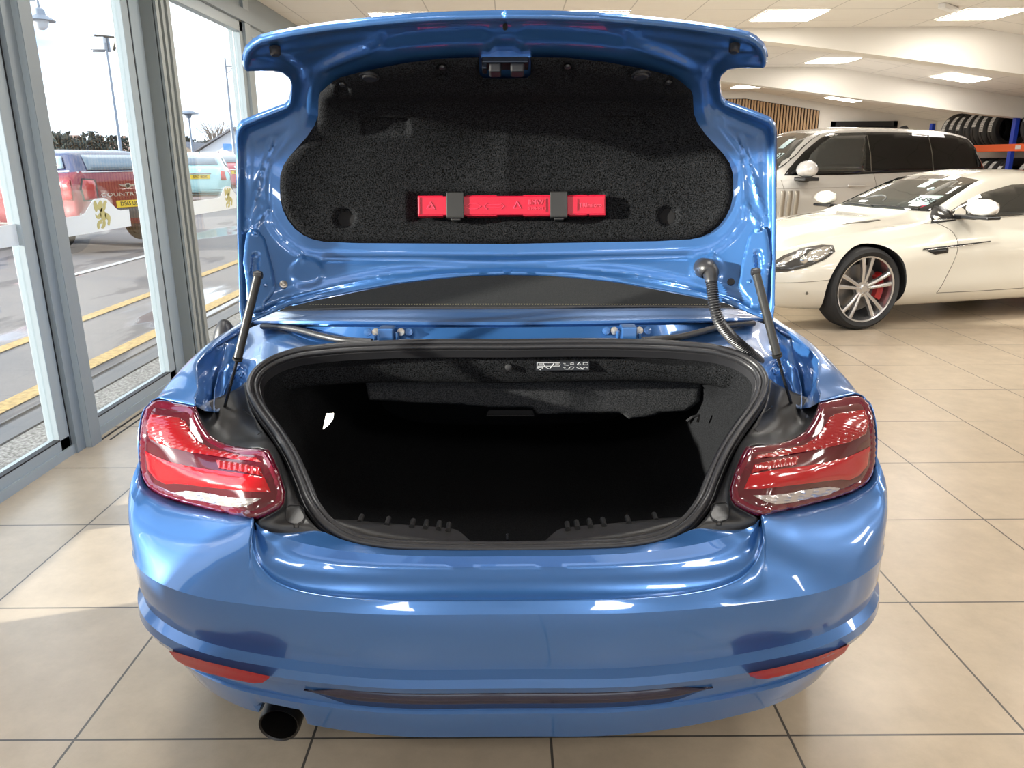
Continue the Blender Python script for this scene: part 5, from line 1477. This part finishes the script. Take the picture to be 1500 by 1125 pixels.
# ------------------------------------------------------------------ forecourt ground
def asphalt():
    m = bpy.data.materials.new('patched_asphalt'); m.use_nodes = True
    n = m.node_tree.nodes; l = m.node_tree.links; b = n['Principled BSDF']
    t = n.new('ShaderNodeTexCoord')
    z = n.new('ShaderNodeTexNoise'); z.inputs['Scale'].default_value = .9; z.inputs['Detail'].default_value = 5; z.inputs['Distortion'].default_value = .6
    mp = n.new('ShaderNodeMapping'); mp.inputs['Scale'].default_value = (1.6, .5, 1)
    l.new(t.outputs['Object'], mp.inputs['Vector']); l.new(mp.outputs['Vector'], z.inputs['Vector'])
    r = n.new('ShaderNodeValToRGB'); r.color_ramp.elements[0].position = .56; r.color_ramp.elements[1].position = .60
    r.color_ramp.elements[0].color = (.165, .153, .153, 1); r.color_ramp.elements[1].color = (.085, .080, .086, 1)
    l.new(z.outputs['Fac'], r.inputs['Fac'])
    g = n.new('ShaderNodeTexNoise'); g.inputs['Scale'].default_value = 130; g.inputs['Detail'].default_value = 2
    l.new(t.outputs['Object'], g.inputs['Vector'])
    mr = n.new('ShaderNodeMapRange'); mr.inputs['From Min'].default_value = .3; mr.inputs['From Max'].default_value = .7; mr.inputs['To Min'].default_value = .8; mr.inputs['To Max'].default_value = 1.2
    l.new(g.outputs['Fac'], mr.inputs['Value'])
    mx = n.new('ShaderNodeMix'); mx.data_type = 'RGBA'; mx.blend_type = 'MULTIPLY'; mx.inputs[0].default_value = 1
    l.new(r.outputs['Color'], mx.inputs[6]); l.new(mr.outputs['Result'], mx.inputs[7]); l.new(mx.outputs[2], b.inputs['Base Color'])
    z3 = n.new('ShaderNodeTexNoise'); z3.inputs['Scale'].default_value = .45; z3.inputs['Detail'].default_value = 4
    l.new(mp.outputs['Vector'], z3.inputs['Vector'])
    r3 = n.new('ShaderNodeValToRGB'); r3.color_ramp.elements[0].position = .60; r3.color_ramp.elements[1].position = .63
    r3.color_ramp.elements[0].color = (.8, .8, .8, 1); r3.color_ramp.elements[1].color = (.12, .12, .12, 1)
    l.new(z3.outputs['Fac'], r3.inputs['Fac']); l.new(r3.outputs['Color'], b.inputs['Roughness'])
    return m
ASPH = asphalt()
gz = lambda y: max(0, min(.26, (y-12)*.0175))
ys = [-30, 12, 16, 20, 24, 28, 140]
g = MB().grid([[Vector((x, y, gz(y)-.005)) for x in (-90, -2.36)] for y in ys])
g.add([(-2.36, YE+.15, -.005), (90, YE+.15, -.005), (-2.36, 140, .2), (90, 140, .2)], [(0, 1, 3, 2)])
struct('ground', g, ASPH, flat=True)
GRAV = mat('gravel_edging', (.20, .19, .18), .9, speckle=.6, sscale=60)
struct('trim_gravel', MB().box(-2.62, -2.36, -4, 17, -.01, .004), GRAV, flat=True)
IRON = mat('drain_iron', (.10, .10, .105), .6)
struct('trim_drain', MB().box(-2.80, -2.64, -4, 17, -.01, .006).box(-2.86, -2.845, -4, 17, -.01, .006), IRON, flat=True)
YL = mat('yellow_road_paint', (.40, .27, .10), .8, speckle=.3, sscale=25); WL = mat('white_road_paint', (.45, .45, .46), .8, speckle=.25, sscale=25)
def line(name, x0, x1, y0, y1, m, label):
    nseg = 12; mb = MB().grid([[Vector((x0, y0+(y1-y0)*i/nseg, gz(y0+(y1-y0)*i/nseg)+.003)), Vector((x1, y0+(y1-y0)*i/nseg, gz(y0+(y1-y0)*i/nseg)+.003))] for i in range(nseg+1)])
    o = mb.build(name, m, flat=True); tag(o, kind='structure'); return o
line('trim_yellow_line_1', -3.11, -2.97, -3, 30, YL, '')
line('trim_yellow_line_2', -4.06, -3.93, -3, 30, YL, '')
line('trim_white_line', -5.76, -5.64, 9.8, 12.8, WL, '')

# ------------------------------------------------------------------ lamp posts
POLE = mat('grey_blue_steel_pole', (.24, .28, .34), .5, .3); LED = mat('lamp_glass', (.6, .62, .66), .2)
def pole(e, h, r0, r1): return MB().tube([(0, 0, 0), (0, 0, h*.12), (0, 0, h*.13), (0, 0, h)], [r0*1.3, r0*1.3, r0, r1], 10).build('pole', POLE, e, sharp=50)
p_ = P(177, 222, 42.0); e = empty('floodlight_post', (p_.x, 42, .25)); pole(e, 6.95, .10, .06)
tag(e, 'tall grey post with a square floodlight on top behind the maroon car', 'lamp post')
bevel(MB().box(-.75, .0, -.15, .15, 6.62, 7.22, mtx=None).build('floodlight', LED, e, flat=True), .04)
bevel(MB().box(-.82, .10, .15, .28, 6.55, 7.30).build('floodlight_back', POLE, e, flat=True), .04)
MB().tube([(.35, 0, 6.6), (.62, 0, 7.15), (.7, 0, 7.3)], .09, 8).tube([(-.5, 0, 7.3), (.6, 0, 7.2)], .05, 8).build('camera_arm', DK, e)
p_ = P(282, 222, 46.0); e = empty('mushroom_lamp_post', (p_.x, 46, .25)); pole(e, 3.9, .07, .05)
tag(e, 'slim lamp post with a flat disc head above the mint green car', 'lamp post')
MB().lathe([(0, 3.98), (.30, 3.92), (.58, 3.80), (.60, 3.77), (.2, 3.74), (.12, 3.55), (0, 3.55)], (0, 0, 0), (0, 0, 1), 24).build('disc_head', POLE, e, sharp=60)
def swan(e, h, s=1.0, f=1):
    pole(e, h, .09, .06)
    MB().tube([(0, 0, h*.935), (f*.5*s, 0, h*.935), (f*1.1*s, 0, h*.935)], .035, 8).tube([(0, 0, h*.88), (f*.25*s, 0, h*.90), (f*.42*s, 0, h*.935)], .02, 8).lathe([(0, .25), (.03, .0)], (0, 0, h), (0, 0, 1), 8).build('bracket_arm', POLE, e)
    L = MB().lathe([(.04, .45), (.05, .25), (.16, .18), (.18, .02), (.42, -.12), (.44, -.15), (.0, -.15)], (f*1.1*s, 0, h*.935-.45), (0, 0, 1), 20).build('lantern_hood', POLE, e, sharp=50)
    MB().lathe([(.24, -.15), (.20, -.32), (.08, -.42), (0, -.43)], (f*1.1*s, 0, h*.935-.45), (0, 0, 1), 16).build('lantern_bowl', LED, L)
p_ = P(343, 222, 46.0); e = empty('lantern_post', (p_.x, 46, .25)); swan(e, 6.7)
tag(e, 'tall lamp post with a hanging lantern on a side arm, left of the boot lid', 'lamp post')
p_ = P(64, 222, 27.0); e = empty('lantern_post', (p_.x, 27, .22)); swan(e, 6.6, .55)
tag(e, 'lamp post behind the first window post, only its lantern showing at the top left', 'lamp post')

# ------------------------------------------------------------------ houses and trees on the skyline
BRICK = mat('brown_brick', (.24, .15, .11), .9); ROOFT = mat('brown_roof_tiles', (.22, .145, .12), .9, speckle=.3, sscale=3); RENDER = mat('white_render', (.78, .78, .80), .8); SLATE = mat('slate_roof', (.14, .145, .17), .8); STONE = mat('stone_wall', (.34, .28, .23), .9)
def house(px, Y, w, d, h, rh, wall, roof, label, axis='x', base=.2, chim=1, rz=0):
    x = P(px, 225, Y).x
    e = empty('house', (x, Y, base), rz); tag(e, label, 'house'); e.scale = (1, 1, .66)
    MB().box(-w/2, w/2, 0, d, 0, h).build('wall', wall, e, flat=True)
    ov = .3
    if axis == 'x':
        rf = MB().prism([(-ov, h-.1), (d/2, h+rh), (d+ov, h-.1), (d+ov, h+.05), (d/2, h+rh+.2), (-ov, h+.05)], (-w/2-ov, 0, 0), (0, 1, 0), (0, 0, 1), (1, 0, 0), w+2*ov)
    else:
        rf = MB().prism([(-w/2-ov, h-.1), (0, h+rh), (w/2+ov, h-.1), (w/2+ov, h+.05), (0, h+rh+.2), (-w/2-ov, h+.05)], (0, -ov, 0), (1, 0, 0), (0, 0, 1), (0, 1, 0), d+2*ov)
        MB().prism([(-w/2, h), (0, h+rh), (w/2, h)], (0, .02, 0), (1, 0, 0), (0, 0, 1), (0, 1, 0), d-.1).build('gable', wall, e, flat=True)
    rf.build('roof', roof, e, flat=True)
    for i in range(chim):
        cx = -w*.36+i*w*.72
        cz = h+rh*(.8 if axis == 'x' else .3)
        MB().box(cx-.35, cx+.35, d/2-.4, d/2+.4, cz-.6, h+rh+1.0).box(cx-.22, cx-.08, d/2-.1, d/2+.1, h+rh+1.0, h+rh+1.35).box(cx+.08, cx+.22, d/2-.1, d/2+.1, h+rh+1.0, h+rh+1.35).build('chimney', BRICK, e, flat=True)
    n_ = max(2, int(w/2.6))
    for i in range(n_):
        wx = -w/2+w*(i+.5)/n_
        MB().box(wx-.4, wx+.4, -.04, .02, .9, 2.1).build('window', WINO, e, flat=True)
        if h > 4.5: MB().box(wx-.4, wx+.4, -.04, .02, 3.4, 4.5).build('window', WINO, e, flat=True)
    return e
house(128, 92, 8, 6, 3.1, 2.0, RENDER, ROOFT, 'low white-walled house with brown roof, above the maroon car roof')
house(165, 103, 8, 6, 3.6, 2.2, BRICK, ROOFT, 'brown-roofed house with chimneys just left of the floodlight post')
house(196, 114, 7, 6, 3.9, 2.3, BRICK, SLATE, 'dark house right of the floodlight post')
house(100, 126, 8, 6, 3.8, 2.2, STONE, SLATE, 'grey stone house behind the hedge, leftmost on the skyline')
house(30, 84, 9, 6, 3.8, 2.2, STONE, ROOFT, 'brown-roofed house hidden mostly by the first window post')
house(262, 72, 5, 8, 2.4, 2.0, STONE, SLATE, 'small dark gabled building left of the disc-headed lamp', axis='y', chim=0)
house(293, 106, 6, 6, 2.6, 1.6, BRICK, ROOFT, 'low brown house above the mint green car')
house(318, 118, 7, 6, 2.8, 1.7, STONE, ROOFT, 'low brown house above the red small car')
h_ = house(347, 58, 5.6, 9, 2.9, 2.4, RENDER, SLATE, 'white gabled house with a blue sign, beside the boot lid', axis='y', chim=0)
SGN = mat('blue_sign', (.05, .20, .62), .5)
MB().box(-.9, .5, -.12, -.05, 3.05, 3.75).build('blue_sign', SGN, h_, flat=True)

LEAF = [mat('dark_foliage', (.035, .05, .045), .9, speckle=.5, sscale=2), mat('bare_twig_brown', (.16, .13, .11), .9, speckle=.3, sscale=2)]
TRUNK = mat('bark', (.08, .06, .05), .9)
def tree(px, Y, h, w, kind, label, seed):
    rnd = random.Random(seed); x = P(px, 225, Y).x
    e = empty('tree', (x, Y, .2)); tag(e, label, 'tree', 'trees on the skyline'); h = h*.66
    MB().tube([(0, 0, 0), (.05, 0, h*.3), (0, 0, h*.6)], [.16, .12, .06], 7).build('trunk', TRUNK, e)
    mb = MB()
    if kind == 0:
        for i in range(260):
            a = rnd.uniform(0, 2*math.pi); r = w*.5*rnd.random()**.5; z = rnd.uniform(.12, 1); rr = r*(1-(abs(z-.45)/.62)**2.2)**.5 if abs(z-.45) < .62 else .1
            c = Vector((rr*math.cos(a), rr*math.sin(a), z*h)); s = rnd.uniform(.16, .34)
            t = [Vector((rnd.uniform(-1, 1), rnd.uniform(-1, 1), rnd.uniform(-1, 1))).normalized()*s for _ in range(4)]
            mb.add([c+q for q in t], [(0, 1, 2), (0, 2, 3), (0, 3, 1), (1, 3, 2)])
        mb.build('crown', LEAF[0], e, flat=True)
    else:
        for i in range(46):
            a = rnd.uniform(0, 2*math.pi); z0 = h*rnd.uniform(.3, .55); r = w*.5*rnd.uniform(.3, 1)
            p0 = Vector((0, 0, z0)); p1 = Vector((r*.5*math.cos(a), r*.5*math.sin(a), z0+(h-z0)*.55)); p2 = Vector((r*math.cos(a+.3), r*math.sin(a+.3), z0+(h-z0)*rnd.uniform(.7, 1)))
            mb.tube([p0, p1, p2], [.05, .03, .012], 4, cap=False)
        mb.build('bare_branches', LEAF[1], e)
    return e
tl = [(72, 70, 5.6, 3.5, 0), (84, 80, 5.2, 3.4, 0), (95, 66, 5.4, 2.6, 0), (107, 78, 4.9, 3.0, 0), (118, 75, 5.1, 3.4, 0), (134, 86, 6.6, 2.8, 0), (145, 80, 5.6, 2.2, 0), (168, 84, 5.9, 1.8, 0), (186, 78, 5.2, 2.6, 0), (252, 66, 5.0, 2.4, 0), (277, 84, 5.6, 2.0, 0), (296, 92, 5.2, 2.0, 0), (308, 84, 5.0, 1.9, 0), (318, 68, 7.0, 4.2, 1), (5, 70, 5.6, 4, 0), (40, 74, 6, 4, 0)]
lbs = ['dark bushy tree at the left end of the skyline hedge', 'dark bushy tree second from the left in the skyline hedge', 'pointed dark tree above the maroon car side windows', 'rounded dark tree left of the low white house', 'broad dark tree beside the low white house', 'tallest dark tree on the skyline, above the maroon car roof', 'dark tree just right of the tallest skyline tree', 'narrow dark tree left of the floodlight post', 'dark tree right of the floodlight post', 'dark tree left of the disc-headed lamp', 'narrow dark tree beside the disc-headed lamp', 'small dark tree between the two slim lamp posts', 'small dark tree left of the bare tree', 'bare leafless tree left of the white gabled house', 'dark tree at the far left photo edge', 'dark tree behind the first window post']
for i, (t, lb_) in enumerate(zip(tl, lbs)): tree(*t, lb_, i)

# ------------------------------------------------------------------ tyre rack along the right wall
RB = mat('rack_blue', (.02, .06, .50), .4); RO = mat('rack_orange', (.85, .13, .03), .4)
rack = empty('tyre_rack', (8.25, 12.5, 0)); tag(rack, 'blue and orange steel rack along the right wall, loaded with tyres', 'rack')
for y in (7.2, 10.0, 12.83, 15.35):
    for x in (8.0, 8.62):
        MB().box(x-8.25-.03, x-8.25+.03, y-12.5-.045, y-12.5+.045, 0, 2.02 if x < 8.3 else 2.0).build('upright', RB, rack, flat=True)
for z in (.80, 1.545):
    for x in (8.0, 8.60):
        MB().box(x-8.25-.035, x-8.25-.0, 7.2-12.5, 15.35-12.5, z-.055, z+.055).build('beam', RO, rack, flat=True)
MB().box(-.29, -.283, .05, .18, 1.52, 1.575).build('load_label', WHT, rack, flat=True)
TY = mat('new_tyre_rubber', (.022, .022, .023), .6, bump=.2, bscale=60)
LBL = mat('tyre_label_paper', (.72, .72, .70), .6); GRN = mat('tyre_label_green', (.12, .42, .12), .6)
def tyre_proto():
    r = .315; w = .215
    mb = MB().lathe([(.205, -w*.40), (.24, -w*.5), (.285, -w*.5), (.308, -w*.40), (r, -w*.28), (r, -w*.05), (r-.008, -w*.04), (r-.008, w*.04), (r, w*.05), (r, w*.28), (.308, w*.40), (.285, w*.5), (.24, w*.5), (.205, w*.40), (.215, w*.3), (.29, w*.35), (.295, 0), (.29, -w*.35), (.215, -w*.3)], (0, 0, 0), (0, 1, 0), 40, closed=True)
    t = mb.build('tyre', TY, sharp=35)
    rows = []
    for i in range(9):
        a = math.radians(176-i*5.5)
        rows.append([Vector((math.cos(a)*(r+.002), -.055, math.sin(a)*(r+.002))), Vector((math.cos(a)*(r+.002), .045, math.sin(a)*(r+.002)))])
    MB().grid(rows).build('paper_label', LBL, t)
    mb = MB()
    for i in range(3):
        for j in range(7):
            a = math.radians(173-j*5.2)
            y0 = -.045+i*.030
            mb.box(-.0, .0008, y0, y0+.016, -.006, .006, mtx=Matrix.Translation((math.cos(a)*(r+.004), 0, math.sin(a)*(r+.004))) @ Matrix.Rotation(-(a-math.pi), 4, 'Y'))
    mb.build('label_print', INK, t, flat=True)
    return t
proto = tyre_proto(); first = True
tops = [14.95, 14.71, 14.47, 14.23, 13.99, 13.75, 13.50, 12.62, 12.38, 12.14, 11.90, 11.66, 11.42, 11.18]
lows = [14.9, 14.65, 14.4, 14.15, 13.9, 13.64, 13.38, 13.12, 12.55, 12.3, 12.05, 11.8, 11.55, 11.3, 11.05]
ordn = ['farthest', 'second farthest', 'third farthest', 'fourth farthest', 'fifth farthest', 'sixth farthest', 'seventh farthest', 'eighth farthest', 'ninth farthest', 'tenth farthest', 'eleventh farthest', 'twelfth farthest', 'thirteenth farthest', 'second nearest', 'nearest']
rr_ = random.Random(3)
for tier, (L, z) in enumerate(((tops, 1.600-.055+.315), (lows, .80+.275))):
    for i, y in enumerate(L):
        t = proto if first else copy_tree(proto); first = False
        t.location = (8.31, y, z); t.rotation_euler = (0, rr_.uniform(-.25, .25), 0)
        o_ = ordn[i] if i < len(L)-1 else 'nearest'
        tag(t, 'black tyre with paper label, %s in the %s tier of the rack' % (o_, 'upper' if tier == 0 else 'lower'), 'tyre', 'tyres on the rack')
